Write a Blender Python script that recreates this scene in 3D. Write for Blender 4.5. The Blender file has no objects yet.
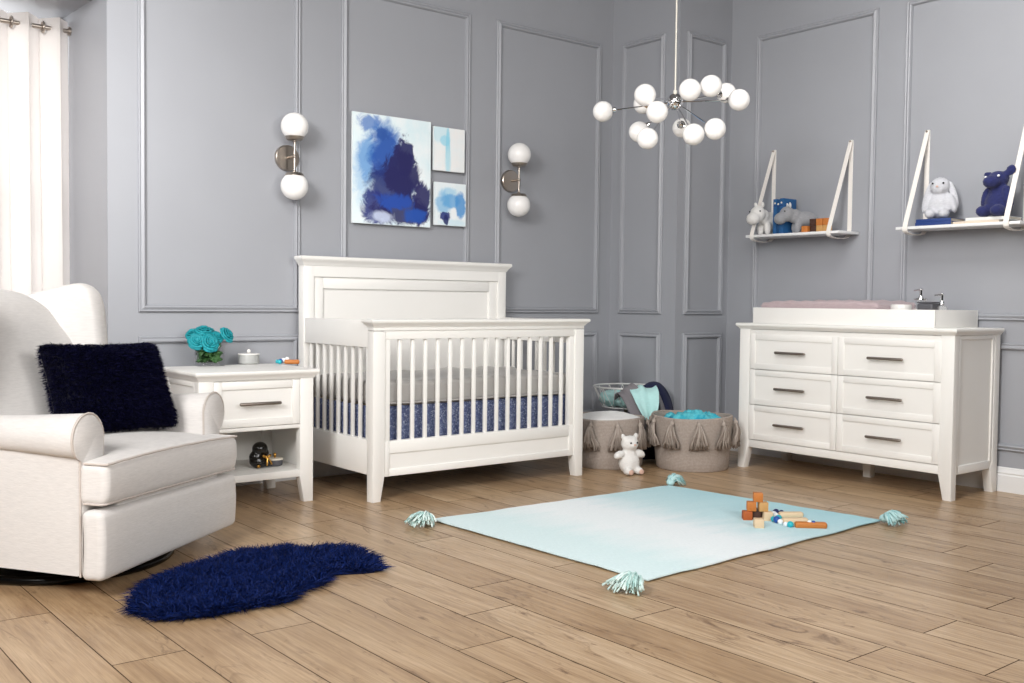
import bpy, bmesh, math, random
from mathutils import Vector, Matrix, Euler, noise
R = math.radians
rnd = random.Random(7)
SC = bpy.context.scene
COL = SC.collection

# ------------------------------------------------------------------ materials
def lin(h):
    h = h.lstrip('#'); o = []
    for i in (0, 2, 4):
        c = int(h[i:i+2], 16) / 255
        o.append(c / 12.92 if c <= .04045 else ((c + .055) / 1.055) ** 2.4)
    return (*o, 1)

class NT:
    def __init__(s, name):
        s.m = bpy.data.materials.new(name); s.m.use_nodes = True
        s.t = s.m.node_tree; s.t.nodes.clear()
        s.out = s.n('ShaderNodeOutputMaterial')
    def n(s, typ, **kw):
        nd = s.t.nodes.new(typ)
        for k, v in kw.items(): setattr(nd, k, v)
        return nd
    def l(s, a, b): s.t.links.new(a, b)
    def bsdf(s, **kw):
        b = s.n('ShaderNodeBsdfPrincipled')
        for k, v in kw.items(): b.inputs[k.replace('_', ' ')].default_value = v
        s.l(b.outputs[0], s.out.inputs[0]); s.b = b
        return b
    def coord(s, scale=(1, 1, 1), which='Object', loc=(0, 0, 0)):
        c = s.n('ShaderNodeTexCoord'); mp = s.n('ShaderNodeMapping')
        mp.inputs['Scale'].default_value = scale; mp.inputs['Location'].default_value = loc
        s.l(c.outputs[which], mp.inputs[0]); return mp.outputs[0]
    def noise(s, vec, scale, detail=3, rough=.5, dist=0):
        t = s.n('ShaderNodeTexNoise'); s.l(vec, t.inputs['Vector'])
        t.inputs['Scale'].default_value = scale; t.inputs['Detail'].default_value = detail
        t.inputs['Roughness'].default_value = rough; t.inputs['Distortion'].default_value = dist
        return t.outputs['Fac']
    def math(s, op, a, b=None, c=None):
        m = s.n('ShaderNodeMath', operation=op)
        for i, v in enumerate((a, b, c)):
            if v is None: continue
            if isinstance(v, (int, float)): m.inputs[i].default_value = v
            else: s.l(v, m.inputs[i])
        return m.outputs[0]
    def ramp(s, fac, stops):
        r = s.n('ShaderNodeValToRGB'); e = r.color_ramp.elements
        while len(e) > 1: e.remove(e[-1])
        for i, (p, c) in enumerate(stops):
            q = e[0] if i == 0 else e.new(p)
            q.position = p; q.color = c
        s.l(fac, r.inputs[0]); return r.outputs[0]
    def mix(s, fac, a, b, mode='MIX'):
        m = s.n('ShaderNodeMix', data_type='RGBA', blend_type=mode)
        for sock, v in ((m.inputs[0], fac), (m.inputs[6], a), (m.inputs[7], b)):
            if isinstance(v, (int, float, tuple)): sock.default_value = v
            else: s.l(v, sock)
        return m.outputs[2]
    def bump(s, h, strength=.2, dist=.01):
        b = s.n('ShaderNodeBump'); b.inputs['Strength'].default_value = strength
        b.inputs['Distance'].default_value = dist; s.l(h, b.inputs['Height'])
        s.l(b.outputs[0], s.b.inputs['Normal'])

def plain(name, hexc, rough=.5, metal=0, **kw):
    t = NT(name); t.bsdf(Base_Color=lin(hexc), Roughness=rough, Metallic=metal, **kw)
    return t.m

def paint(name, hexc, rough=.4, var=.03, bump=.03, scale=60):
    t = NT(name); t.bsdf(Roughness=rough)
    v = t.coord()
    n = t.noise(v, 3, 4)
    c = lin(hexc); d = tuple(x * (1 - var) for x in c[:3]) + (1,)
    t.l(t.ramp(n, [(.3, d), (.7, c)]), t.b.inputs['Base Color'])
    t.bump(t.noise(v, scale, 2), bump, .002)
    return t.m

def fabric(name, hexc, dark=.88, scale=260, bump=.25, rough=.9, stretch=(1, 1, 4)):
    t = NT(name); t.bsdf(Roughness=rough, Sheen_Weight=.15)
    v = t.coord(stretch)
    n = t.noise(v, scale * .45, 2, .6)
    c = lin(hexc); d = tuple(x * dark for x in c[:3]) + (1,)
    t.l(t.ramp(n, [(.3, d), (.7, c)]), t.b.inputs['Base Color'])
    t.bump(t.noise(v, scale, 2), bump, .002)
    return t.m

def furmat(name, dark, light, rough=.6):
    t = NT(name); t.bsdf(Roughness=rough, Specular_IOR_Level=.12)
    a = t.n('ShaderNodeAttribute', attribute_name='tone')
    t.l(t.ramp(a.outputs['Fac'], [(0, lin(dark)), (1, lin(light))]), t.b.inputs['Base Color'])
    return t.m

M = {}
M['white'] = paint('white_lacquer', '#eeece8', .38, .02, .02)
M['wall'] = paint('grey_wall_paint', '#9fa1a7', .42, .03, .04, 90)
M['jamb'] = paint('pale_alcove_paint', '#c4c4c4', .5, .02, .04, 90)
M['trimwhite'] = paint('white_trim_paint', '#e6e6e6', .4)
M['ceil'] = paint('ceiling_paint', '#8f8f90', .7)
M['soffit'] = paint('soffit_paint', '#a9a7a6', .7)
M['linen'] = fabric('cream_linen', '#dbd7d4', .91, 150, .3, .9, (.4, .4, 2.6))
M['piping'] = fabric('linen_piping', '#c9bfb8', .9, 300, .2)
M['black'] = plain('black_metal', '#0a0a0b', .25, .6)
M['nickel'] = plain('brushed_nickel', '#b3a99f', .32, 1)
M['pull'] = plain('pewter_pull', '#8a8179', .38, .85)
M['chrome'] = plain('chrome', '#e8e8e8', .06, 1)
M['sheet'] = fabric('grey_crib_sheet', '#b6b3b0', .92, 200, .3)
M['basket'] = None
M['cord'] = plain('pale_cord', '#dcd8cc', .5)
M['strap'] = fabric('white_leather_strap', '#ece7e1', .96, 90, .05, .6)
M['wire'] = plain('white_wire', '#e2e2e0', .35)
M['eye'] = plain('black_bead', '#0b0b0c', .15)
t = NT('teal_muslin'); t.bsdf(Roughness=.85)
t.l(t.ramp(t.noise(t.coord(), 11, 3, .6), [(.36, lin('#1f6f9e')), (.46, lin('#2fa6bd')), (.56, lin('#5fc3cf')), (.68, lin('#35a9be'))]), t.b.inputs['Base Color'])
M['teal'] = t.m
M['aquacloth'] = fabric('aqua_muslin', '#b9e4e2', .93, 90, .3)
M['greycloth'] = fabric('grey_blanket', '#7c787c', .9, 150, .3)
M['navycloth'] = fabric('navy_blanket', '#12183a', .8, 150, .3)
M['whitecloth'] = fabric('white_cloth', '#ecebe9', .95, 90, .2)
M['pad'] = fabric('pink_grey_pad', '#b9a7aa', .9, 60, .4)
M['gold'] = plain('gold', '#c9974a', .3, 1)
M['figblack'] = plain('black_glaze', '#14120f', .22)
M['page'] = paint('book_pages', '#e4dccd', .8, .1, .02, 300)
M['bluebook'] = paint('blue_book_cloth', '#1f5a90', .6, .1)
M['tealbook'] = paint('deep_blue_book_cloth', '#154a7c', .6, .1)
M['navybook'] = paint('navy_book_cloth', '#1d3a78', .6, .08)
M['beigebook'] = paint('beige_book_cloth', '#d8c9b6', .7, .06)
M['whitebook'] = paint('white_book_cloth', '#e6e6e2', .6, .04)
M['ceramic'] = plain('grey_ceramic', '#a7a8a6', .35)
M['ceramicw'] = plain('white_ceramic', '#e8e6e2', .25)
M['charcoal'] = plain('charcoal_ceramic', '#55555a', .5)
M['canvasedge'] = paint('canvas_white', '#e8eef0', .8, .03)
M['leaf'] = paint('rose_leaf', '#2b5a20', .5, .45, .1, 40)
M['rose'] = paint('teal_rose_petal', '#0d98a3', .6, .2, .1, 30)
M['blk_orange'] = paint('orange_wood', '#c97a35', .5, .2, .05, 80)
M['blk_deep'] = paint('rust_wood', '#b65a22', .5, .2, .05, 80)
M['blk_dark'] = paint('walnut_wood', '#4a2a1c', .5, .25, .05, 80)
M['blk_tan'] = paint('tan_wood', '#cf9f62', .5, .15, .05, 80)
M['blk_pale'] = paint('pale_wood', '#e2c7a4', .5, .1, .05, 80)
M['bead_blue'] = plain('blue_bead', '#1d4f9e', .3)
M['bead_teal'] = plain('teal_bead', '#1fb0bd', .3)
M['bead_white'] = plain('white_bead', '#eef0f2', .3)
M['bead_navy'] = plain('navy_bead', '#14245c', .3)
M['plush_white'] = fabric('white_plush', '#e9e7e4', .9, 160, .6)
M['plush_grey'] = fabric('grey_plush', '#9b9ca0', .85, 160, .6)
M['plush_pale'] = fabric('pale_grey_plush', '#cfd0d6', .85, 130, .8)
M['plush_navy'] = fabric('navy_plush', '#232a63', .7, 130, .9)
M['pinkfoot'] = fabric('pink_felt', '#d9b6a6', .9, 150, .3)
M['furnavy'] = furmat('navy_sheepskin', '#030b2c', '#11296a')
M['furpillow'] = furmat('midnight_fur', '#030312', '#14143a')
M['rugtassel'] = furmat('aqua_yarn', '#86bfc4', '#cfe9e8', .9)
M['rugtasselpale'] = furmat('pale_aqua_yarn', '#a9cfcb', '#e6f3f0', .9)
M['baskettassel'] = furmat('taupe_yarn', '#84786f', '#b3a89f', .9)

t = NT('opal_globe'); t.bsdf(Base_Color=lin('#f8f6f4'), Roughness=.25); M['opal'] = t.m
t = NT('clear_glass'); g = t.n('ShaderNodeBsdfGlass'); g.inputs['Roughness'].default_value = 0; g.inputs['IOR'].default_value = 1.3
tr = t.n('ShaderNodeBsdfTransparent'); mx = t.n('ShaderNodeMixShader'); mx.inputs[0].default_value = .22
t.l(tr.outputs[0], mx.inputs[1]); t.l(g.outputs[0], mx.inputs[2]); t.l(mx.outputs[0], t.out.inputs[0]); M['glass'] = t.m
t = NT('window_glass'); g = t.n('ShaderNodeBsdfGlossy'); g.inputs['Roughness'].default_value = .02
tr = t.n('ShaderNodeBsdfTransparent'); mx = t.n('ShaderNodeMixShader'); mx.inputs[0].default_value = .05
t.l(tr.outputs[0], mx.inputs[1]); t.l(g.outputs[0], mx.inputs[2]); t.l(mx.outputs[0], t.out.inputs[0]); M['pane'] = t.m
t = NT('sheer_curtain'); d = t.n('ShaderNodeBsdfDiffuse'); d.inputs[0].default_value = lin('#dedad7')
tl = t.n('ShaderNodeBsdfTranslucent'); tl.inputs[0].default_value = lin('#e9e2de'); mx = t.n('ShaderNodeMixShader'); mx.inputs[0].default_value = .30
t.l(d.outputs[0], mx.inputs[1]); t.l(tl.outputs[0], mx.inputs[2]); t.l(mx.outputs[0], t.out.inputs[0]); M['curtain'] = t.m

# taupe coiled rope basket
t = NT('taupe_rope'); t.bsdf(Roughness=.9)
v = t.coord(); w = t.n('ShaderNodeTexWave', bands_direction='Z'); t.l(v, w.inputs['Vector'])
w.inputs['Scale'].default_value = 38; w.inputs['Distortion'].default_value = .4
n = t.noise(v, 90, 3)
t.l(t.ramp(n, [(.2, lin('#9c9087')), (.8, lin('#b0a49b'))]), t.b.inputs['Base Color'])
t.bump(t.math('ADD', w.outputs['Fac'], t.math('MULTIPLY', n, .5)), .35, .006); M['basket'] = t.m

# navy speckled crib skirt
t = NT('navy_print'); t.bsdf(Roughness=.9)
v = t.coord()
vo = t.n('ShaderNodeTexVoronoi', feature='DISTANCE_TO_EDGE'); t.l(v, vo.inputs['Vector']); vo.inputs['Scale'].default_value = 55
n = t.noise(v, 70, 3, .7)
f = t.math('ADD', t.math('MULTIPLY', vo.outputs['Distance'], 1.2), t.math('MULTIPLY', n, .8))
t.l(t.ramp(f, [(.34, lin('#a6aec2')), (.46, lin('#515b80')), (.62, lin('#454f78')), (.75, lin('#7d88a6'))]), t.b.inputs['Base Color']); M['skirt'] = t.m

# oak planks
t = NT('oak_planks'); t.bsdf(Roughness=.34, Specular_IOR_Level=.45)
a = t.n('ShaderNodeAttribute', attribute_name='plank')
v0 = t.n('ShaderNodeTexCoord').outputs['Object']
off = t.n('ShaderNodeCombineXYZ'); t.l(t.math('MULTIPLY', a.outputs['Fac'], 37.), off.inputs[0]); t.l(t.math('MULTIPLY', a.outputs['Fac'], 91.), off.inputs[1])
va = t.n('ShaderNodeVectorMath', operation='ADD'); t.l(v0, va.inputs[0]); t.l(off.outputs[0], va.inputs[1])
def scl(s):
    mp = t.n('ShaderNodeMapping'); mp.inputs['Scale'].default_value = s; t.l(va.outputs[0], mp.inputs[0]); return mp.outputs[0]
broad = t.noise(scl((7, 1.3, 1)), 1.0, 4, .55, 1.2)
grain = t.noise(scl((75, 2.2, 1)), 1.0, 4, .65, .4)
fine = t.noise(scl((260, 9, 1)), 1.0, 2, .6)
knot = t.noise(scl((10, 2.6, 1)), 1.0, 5, .7, 2.2)
base = t.ramp(broad, [(.28, lin('#b09475')), (.5, lin('#c5aa89')), (.72, lin('#d4bb9c'))])
tone = t.ramp(a.outputs['Fac'], [(0, lin('#ebe5dd')), (.5, lin('#f5f1ed')), (1, lin('#ffffff'))])
c1 = t.mix(1., base, tone, 'MULTIPLY')
gm = t.ramp(grain, [(.3, lin('#c9bdb0')), (.62, lin('#ffffff'))])
c2 = t.mix(.75, c1, gm, 'MULTIPLY')
fm = t.ramp(fine, [(.3, lin('#d9d2ca')), (.6, lin('#ffffff'))])
c3 = t.mix(.5, c2, fm, 'MULTIPLY')
km = t.ramp(knot, [(.31, lin('#86694e')), (.42, lin('#ffffff'))])
c4 = t.mix(.7, c3, km, 'MULTIPLY')
vn = t.noise(scl((5, .8, 1)), 1.0, 5, .62, 1.4)
vm = t.math('ABSOLUTE', t.math('SUBTRACT', vn, .5))
patch = t.ramp(t.noise(scl((2.2, .9, 1)), 1.7, 2), [(.50, (0, 0, 0, 1)), (.60, (1, 1, 1, 1))])
crack = t.math('MULTIPLY', t.ramp(vm, [(0, (1, 1, 1, 1)), (.016, (0, 0, 0, 1))]), patch)
c5 = t.mix(t.math('MULTIPLY', crack, .55), c4, lin('#6e543c'))
t.l(c5, t.b.inputs['Base Color'])
t.l(t.math('ADD', t.math('MULTIPLY', grain, .14), .25), t.b.inputs['Roughness'])
t.bump(grain, .12, .002); M['oak'] = t.m
M['gap'] = plain('plank_gap', '#54402d', .9)

# ombre cotton rug
t = NT('ombre_rug'); t.bsdf(Roughness=.95, Sheen_Weight=.2)
v = t.coord()
sp = t.n('ShaderNodeSeparateXYZ'); t.l(v, sp.inputs[0])
n = t.noise(t.coord((1.2, 5, 1)), 2.2, 4, .6)
g = t.math('ADD', t.math('MULTIPLY', sp.outputs[0], .62), t.math('MULTIPLY', t.math('SUBTRACT', n, .5), .22))
g = t.math('ADD', g, .5)
col = t.ramp(g, [(0, lin('#daeef0')), (.16, lin('#d8eef0')), (.34, lin('#eff6f8')), (.48, lin('#eef5f8')), (.66, lin('#c3e4ea')), (1, lin('#9dd2dd'))])
f2 = t.noise(t.coord((90, 14, 1)), 3, 3, .7)
t.l(t.mix(.35, col, t.ramp(f2, [(.3, lin('#d5dcdd')), (.65, lin('#ffffff'))]), 'MULTIPLY'), t.b.inputs['Base Color'])
t.bump(t.noise(t.coord((60, 300, 1)), 1, 2), .4, .004); M['rug'] = t.m

def art(name, bg, layers):
    """layers: (colour, opacity, cx, cz, rx, rz, noise amount, noise scale, edge) in 0..1 canvas space"""
    t = NT(name); t.bsdf(Roughness=.75)
    v = t.coord(which='Generated')
    sp = t.n('ShaderNodeSeparateXYZ'); t.l(v, sp.inputs[0])
    gn = t.noise(v, 3, 5, .65)
    col = t.ramp(gn, [(.3, lin(bg[0])), (.7, lin(bg[1]))])
    for k, (c, op, cx, cz, rx, rz, na, ns, ed) in enumerate(layers):
        dx = t.math('DIVIDE', t.math('SUBTRACT', sp.outputs[0], cx), rx)
        dz = t.math('DIVIDE', t.math('SUBTRACT', sp.outputs[2], cz), rz)
        d = t.math('SQRT', t.math('ADD', t.math('MULTIPLY', dx, dx), t.math('MULTIPLY', dz, dz)))
        nn = t.noise(t.coord(which='Generated', loc=(k * 3.1, 0, k * 1.7)), ns, 6, .68, 1.)
        d = t.math('ADD', d, t.math('MULTIPLY', t.math('SUBTRACT', nn, .5), na))
        mr = t.n('ShaderNodeMapRange'); mr.interpolation_type = 'SMOOTHSTEP'
        t.l(d, mr.inputs[0]); mr.inputs[1].default_value = 1 + ed; mr.inputs[2].default_value = 1 - ed
        mr.inputs[3].default_value = 0; mr.inputs[4].default_value = op
        col = t.mix(mr.outputs[0], col, lin(c))
    t.l(col, t.b.inputs['Base Color'])
    return t.m

M['art_big'] = art('blue_abstract', ('#f1f5f7', '#d9eef4'), [
    ('#a9cbe8', .8, .14, .50, .13, .26, 2.2, 5, .5), ('#5f97d2', .8, .18, .60, .10, .20, 2.5, 6, .4),
    ('#3f78c0', .85, .40, .70, .20, .24, 1.8, 5, .35), ('#3a6fbb', .8, .22, .92, .16, .07, 2.2, 7, .35),
    ('#1c4fa6', .9, .42, .60, .17, .25, 1.8, 5, .3), ('#22509f', .9, .37, .83, .08, .06, 2.2, 9, .3),
    ('#1c1c5c', .97, .66, .64, .13, .18, 1.8, 7, .15), ('#15286f', .95, .50, .37, .31, .17, 1.5, 5, .25),
    ('#1b1a58', .97, .62, .46, .22, .22, 1.6, 6, .15), ('#23205e', .97, .88, .22, .12, .19, 1.7, 6, .15),
    ('#1f2b78', .95, .30, .16, .17, .16, 1.6, 6, .2), ('#1c1b5a', .95, .62, .14, .36, .14, 1.8, 6, .2), ('#1e4aa8', .95, .55, .22, .22, .08, 2.2, 7, .3),
    ('#c9d4ee', .85, .36, .07, .15, .06, 2.0, 6, .4), ('#1b50ad', .9, .80, .10, .14, .07, 2.0, 7, .3)])
M['art_small_a'] = art('aqua_block_abstract', ('#eaf1f3', '#f2f1f0'), [
    ('#cfe9f2', .9, .20, .85, .28, .22, .8, 4, .3), ('#a5dbee', .9, .36, .70, .16, .12, .6, 6, .2), ('#8fd3ea', .85, .45, .5, .07, .52, .7, 5, .3),
    ('#c3e6f1', .8, .46, .2, .09, .3, .6, 4, .4)])
M['art_small_b'] = art('blue_wash_abstract', ('#eef3f5', '#e2eef3'), [
    ('#a9d2ea', .85, .45, .78, .26, .10, 1.4, 5, .4), ('#7fb9e0', .8, .28, .52, .24, .26, 1.0, 4, .3), ('#5fa5da', .85, .52, .58, .28, .16, 1.2, 5, .25),
    ('#4a93d2', .9, .82, .50, .17, .30, 1.0, 5, .2), ('#eef3f6', .9, .62, .28, .09, .16, 1.4, 5, .2), ('#cfe7f1', .8, .6, .06, .4, .08, .9, 4, .4),
    ('#1c2d78', .95, .32, .22, .18, .10, 2.0, 7, .15), ('#1a2463', .95, .37, .12, .08, .12, 1.6, 7, .15)])

# ------------------------------------------------------------------ mesh builder
class MB:
    def __init__(s): s.bm = bmesh.new()
    def add(s, verts, faces):
        vs = [s.bm.verts.new(v) for v in verts]; out = []
        for f in faces:
            try: out.append(s.bm.faces.new([vs[i] for i in f]))
            except ValueError: pass
        return vs, out
    def box(s, x0, x1, y0, y1, z0, z1, bev=.002, seg=2):
        v = [(x, y, z) for x in (x0, x1) for y in (y0, y1) for z in (z0, z1)]
        f = [(0, 1, 3, 2), (4, 6, 7, 5), (0, 4, 5, 1), (2, 3, 7, 6), (0, 2, 6, 4), (1, 5, 7, 3)]
        vs, fs = s.add(v, f)
        bev = min(bev, .45 * min(abs(x1 - x0), abs(y1 - y0), abs(z1 - z0)))
        if bev > 0:
            es = list({e for q in fs for e in q.edges})
            bmesh.ops.bevel(s.bm, geom=es, offset=bev, segments=seg, affect='EDGES', profile=.5)
        return s
    def prism(s, poly, axis, a, b, bev=0, seg=2, both=True):
        """poly: 2D outline; axis: extrusion axis ('x': poly=(y,z), 'y': poly=(x,z), 'z': poly=(x,y))"""
        def P(p, w): return {'x': (w, p[0], p[1]), 'y': (p[0], w, p[1]), 'z': (p[0], p[1], w)}[axis]
        n = len(poly)
        v = [P(p, a) for p in poly] + [P(p, b) for p in poly]
        f = [tuple(range(n)), tuple(range(2 * n - 1, n - 1, -1))] + [(i, i + n, (i + 1) % n + n, (i + 1) % n) for i in range(n)]
        vs, fs = s.add(v, f)
        bmesh.ops.recalc_face_normals(s.bm, faces=fs)
        if bev > 0:
            es = list(set(fs[0].edges) | (set(fs[1].edges) if both else set()))
            bmesh.ops.bevel(s.bm, geom=es, offset=bev, segments=seg, affect='EDGES', profile=.5)
        return s
    def tube(s, pts, r, seg=8, closed=False, caps=True):
        pts = [Vector(p) for p in pts]; n = len(pts)
        rr = r if isinstance(r, (list, tuple)) else [r] * n
        rings = []; up = None
        for i, p in enumerate(pts):
            if closed: tg = pts[(i + 1) % n] - pts[i - 1]
            else: tg = pts[min(i + 1, n - 1)] - pts[max(i - 1, 0)]
            tg.normalize()
            if up is None: up = tg.orthogonal().normalized()
            up = (up - tg * up.dot(tg))
            up = up.normalized() if up.length > 1e-6 else tg.orthogonal().normalized()
            sd = tg.cross(up)
            rings.append([s.bm.verts.new(p + (up * math.cos(2 * math.pi * k / seg) + sd * math.sin(2 * math.pi * k / seg)) * rr[i]) for k in range(seg)])
        m = n if closed else n - 1
        for i in range(m):
            A, B = rings[i], rings[(i + 1) % n]
            # closed tubes: align the last ring with the first
            sh = 0
            if closed and i == m - 1:
                sh = min(range(seg), key=lambda q: (A[0].co - B[q].co).length)
            for k in range(seg):
                s.bm.faces.new((A[k], A[(k + 1) % seg], B[(k + 1 + sh) % seg], B[(k + sh) % seg]))
        if caps and not closed:
            s.bm.faces.new(rings[0][::-1]); s.bm.faces.new(rings[-1])
        return s
    def cyl(s, p0, p1, r0, r1=None, seg=20): return s.tube([p0, p1], [r0, r0 if r1 is None else r1], seg)
    def lathe(s, prof, c=(0, 0, 0), seg=32, cap0=True, cap1=True, fn=None):
        rings = []
        for r, z in prof:
            ring = []
            for k in range(seg):
                a = 2 * math.pi * k / seg
                p = Vector((c[0] + r * math.cos(a), c[1] + r * math.sin(a), c[2] + z))
                if fn: p = fn(p, a)
                ring.append(s.bm.verts.new(p))
            rings.append(ring)
        for A, B in zip(rings, rings[1:]):
            for k in range(seg): s.bm.faces.new((A[k], A[(k + 1) % seg], B[(k + 1) % seg], B[k]))
        if cap0: s.bm.faces.new(rings[0][::-1])
        if cap1: s.bm.faces.new(rings[-1])
        return s
    def ell(s, c, r, rot=(0, 0, 0), seg=20, rings=12):
        if isinstance(r, (int, float)): r = (r, r, r)
        mt = Matrix.Translation(c) @ Euler(rot).to_matrix().to_4x4() @ Matrix.Diagonal((*r, 1))
        bmesh.ops.create_uvsphere(s.bm, u_segments=seg, v_segments=rings, radius=1, matrix=mt)
        return s
    def grid(s, fn, nu, nv, thick=0):
        """surface fn(u,v) -> point; thick > 0 gives it an underside"""
        top = [[Vector(fn(i / nu, j / nv)) for j in range(nv + 1)] for i in range(nu + 1)]
        V = [[s.bm.verts.new(p) for p in row] for row in top]
        for i in range(nu):
            for j in range(nv): s.bm.faces.new((V[i][j], V[i + 1][j], V[i + 1][j + 1], V[i][j + 1]))
        if thick:
            W = []
            for i in range(nu + 1):
                row = []
                for j in range(nv + 1):
                    du = top[min(i + 1, nu)][j] - top[max(i - 1, 0)][j]; dv = top[i][min(j + 1, nv)] - top[i][max(j - 1, 0)]
                    nn = du.cross(dv); nn = nn.normalized() if nn.length > 1e-9 else Vector((0, 0, 1))
                    row.append(s.bm.verts.new(top[i][j] - nn * thick))
                W.append(row)
            for i in range(nu):
                for j in range(nv): s.bm.faces.new((W[i][j], W[i][j + 1], W[i + 1][j + 1], W[i + 1][j]))
            for i in range(nu):
                s.bm.faces.new((V[i][0], W[i][0], W[i + 1][0], V[i + 1][0])); s.bm.faces.new((V[i + 1][nv], W[i + 1][nv], W[i][nv], V[i][nv]))
            for j in range(nv):
                s.bm.faces.new((V[0][j + 1], W[0][j + 1], W[0][j], V[0][j])); s.bm.faces.new((V[nu][j], W[nu][j], W[nu][j + 1], V[nu][j + 1]))
        return s
    def rbox(s, x0, x1, y0, y1, z0, z1, r=.03, n=14, fn=None):
        """soft rounded block; fn displaces its points"""
        b = bmesh.new(); bmesh.ops.create_cube(b, size=2)
        bmesh.ops.subdivide_edges(b, edges=b.edges[:], cuts=n - 1, use_grid_fill=True)
        c = Vector(((x0 + x1) / 2, (y0 + y1) / 2, (z0 + z1) / 2)); h = Vector(((x1 - x0) / 2, (y1 - y0) / 2, (z1 - z0) / 2))
        r = min(r, h.x, h.y, h.z)
        mp = {}
        def warp(q, hh):   # concentrate the loops near the edges so that corners round well
            k = 1 - min(.9, r / hh); aq = abs(q); sg = 1 if q >= 0 else -1
            return sg * (k * aq / .6 if aq < .6 else k + (1 - k) * (aq - .6) / .4)
        for v in b.verts:
            p = Vector((warp(v.co.x, h.x) * h.x, warp(v.co.y, h.y) * h.y, warp(v.co.z, h.z) * h.z))
            q = Vector([max(-(h[i] - r), min(h[i] - r, p[i])) for i in range(3)])
            d = p - q
            if d.length > 1e-9:
                m = max(abs(x) for x in d); p = q + d.normalized() * m
            p = p + c
            if fn: p = Vector(fn(p))
            mp[v] = s.bm.verts.new(p)
        for f in b.faces: s.bm.faces.new([mp[v] for v in f.verts])
        b.free(); return s
    def blades(s, roots, length, width, lean=.6, layer=None, seg=2, tone=(0, 1), droop=.35):
        """fine curved fur: roots = [(point, normal)]"""
        lay = s.bm.verts.layers.float.get('tone') or s.bm.verts.layers.float.new('tone')
        for p, n in roots:
            p = Vector(p); n = Vector(n)
            L = length * rnd.uniform(.6, 1.15); w = width * rnd.uniform(.7, 1.2)
            d = (n + Vector((rnd.gauss(0, lean), rnd.gauss(0, lean), rnd.gauss(0, lean * .4)))).normalized()
            sd = d.cross(Vector((rnd.uniform(-1, 1), rnd.uniform(-1, 1), rnd.uniform(-1, 1)))).normalized() * w
            tn = rnd.uniform(*tone); prev = None
            for k in range(seg + 1):
                f = k / seg
                q = p + d * L * f + Vector((d.x * .5 * f * f * L, d.y * .5 * f * f * L, -droop * L * f * f))
                if k < seg: cur = [s.bm.verts.new(q - sd * (1 - .6 * f)), s.bm.verts.new(q + sd * (1 - .6 * f))]
                else: cur = [s.bm.verts.new(q)]
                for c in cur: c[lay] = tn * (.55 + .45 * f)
                if prev:
                    s.bm.faces.new(prev + cur[::-1] if len(cur) == 2 else prev + cur)
                prev = cur
        return s
    def strands(s, starts, ends, r, sag=None, seg=4, n=5):
        lay = s.bm.verts.layers.float.get('tone') or s.bm.verts.layers.float.new('tone')
        for a, e in zip(starts, ends):
            a = Vector(a); e = Vector(e); k0 = len(s.bm.verts)
            pts = []
            ph = rnd.uniform(0, 6.28)
            for k in range(n):
                f = k / (n - 1); p = a.lerp(e, f)
                if sag: p += Vector(sag(f))
                p += Vector((math.sin(ph + 7 * f), math.cos(ph * 1.7 + 6 * f), math.sin(ph + 5 * f) * .5)) * r * .9 * f
                pts.append(p)
            s.tube(pts, r, seg)
            s.bm.verts.ensure_lookup_table(); tn = rnd.random()
            for v in s.bm.verts[k0:]: v[lay] = tn
        return s
    def merge(s, o, mt):
        mp = {v: s.bm.verts.new(mt @ v.co) for v in o.bm.verts}
        for f in o.bm.faces: s.bm.faces.new([mp[v] for v in f.verts])
        o.bm.free(); return s

def obj(name, mb, mat, parent=None, angle=38, smooth=True, loc=None, rot=None, recalc=True):
    if recalc: bmesh.ops.recalc_face_normals(mb.bm, faces=mb.bm.faces[:])
    me = bpy.data.meshes.new(name); mb.bm.to_mesh(me); mb.bm.free()
    me.materials.append(mat if not isinstance(mat, str) else M[mat])
    if smooth:
        me.polygons.foreach_set('use_smooth', [True] * len(me.polygons))
        me.set_sharp_from_angle(angle=R(angle))
    o = bpy.data.objects.new(name, me); COL.objects.link(o)
    if parent is not None: o.parent = parent
    if loc is not None: o.location = loc
    if rot is not None: o.rotation_euler = rot
    return o
def tag(o, label, cat, group=None, kind=None):
    o['label'] = label; o['category'] = cat
    if group: o['group'] = group
    if kind: o['kind'] = kind
    return o
def thing(name, label, cat, loc=(0, 0, 0), rotz=0, group=None):
    o = bpy.data.objects.new(name, None); COL.objects.link(o)
    o.location = loc; o.rotation_euler = (0, 0, rotz); o.empty_display_size = .05
    return tag(o, label, cat, group)
def struct(name, mb, mat, **kw):
    o = obj(name, mb, mat, **kw); o['kind'] = 'structure'; return o
def dup(root, loc, rotz=None, label=None, group=None):
    r = root.copy(); COL.objects.link(r); r.location = loc
    if rotz is not None: r.rotation_euler = (0, 0, rotz)
    if label: r['label'] = label
    if group: r['group'] = group
    for ch in list(root.children):
        c = ch.copy(); COL.objects.link(c); c.parent = r
        for g in list(ch.children):
            d = g.copy(); COL.objects.link(d); d.parent = c
    return r
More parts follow.
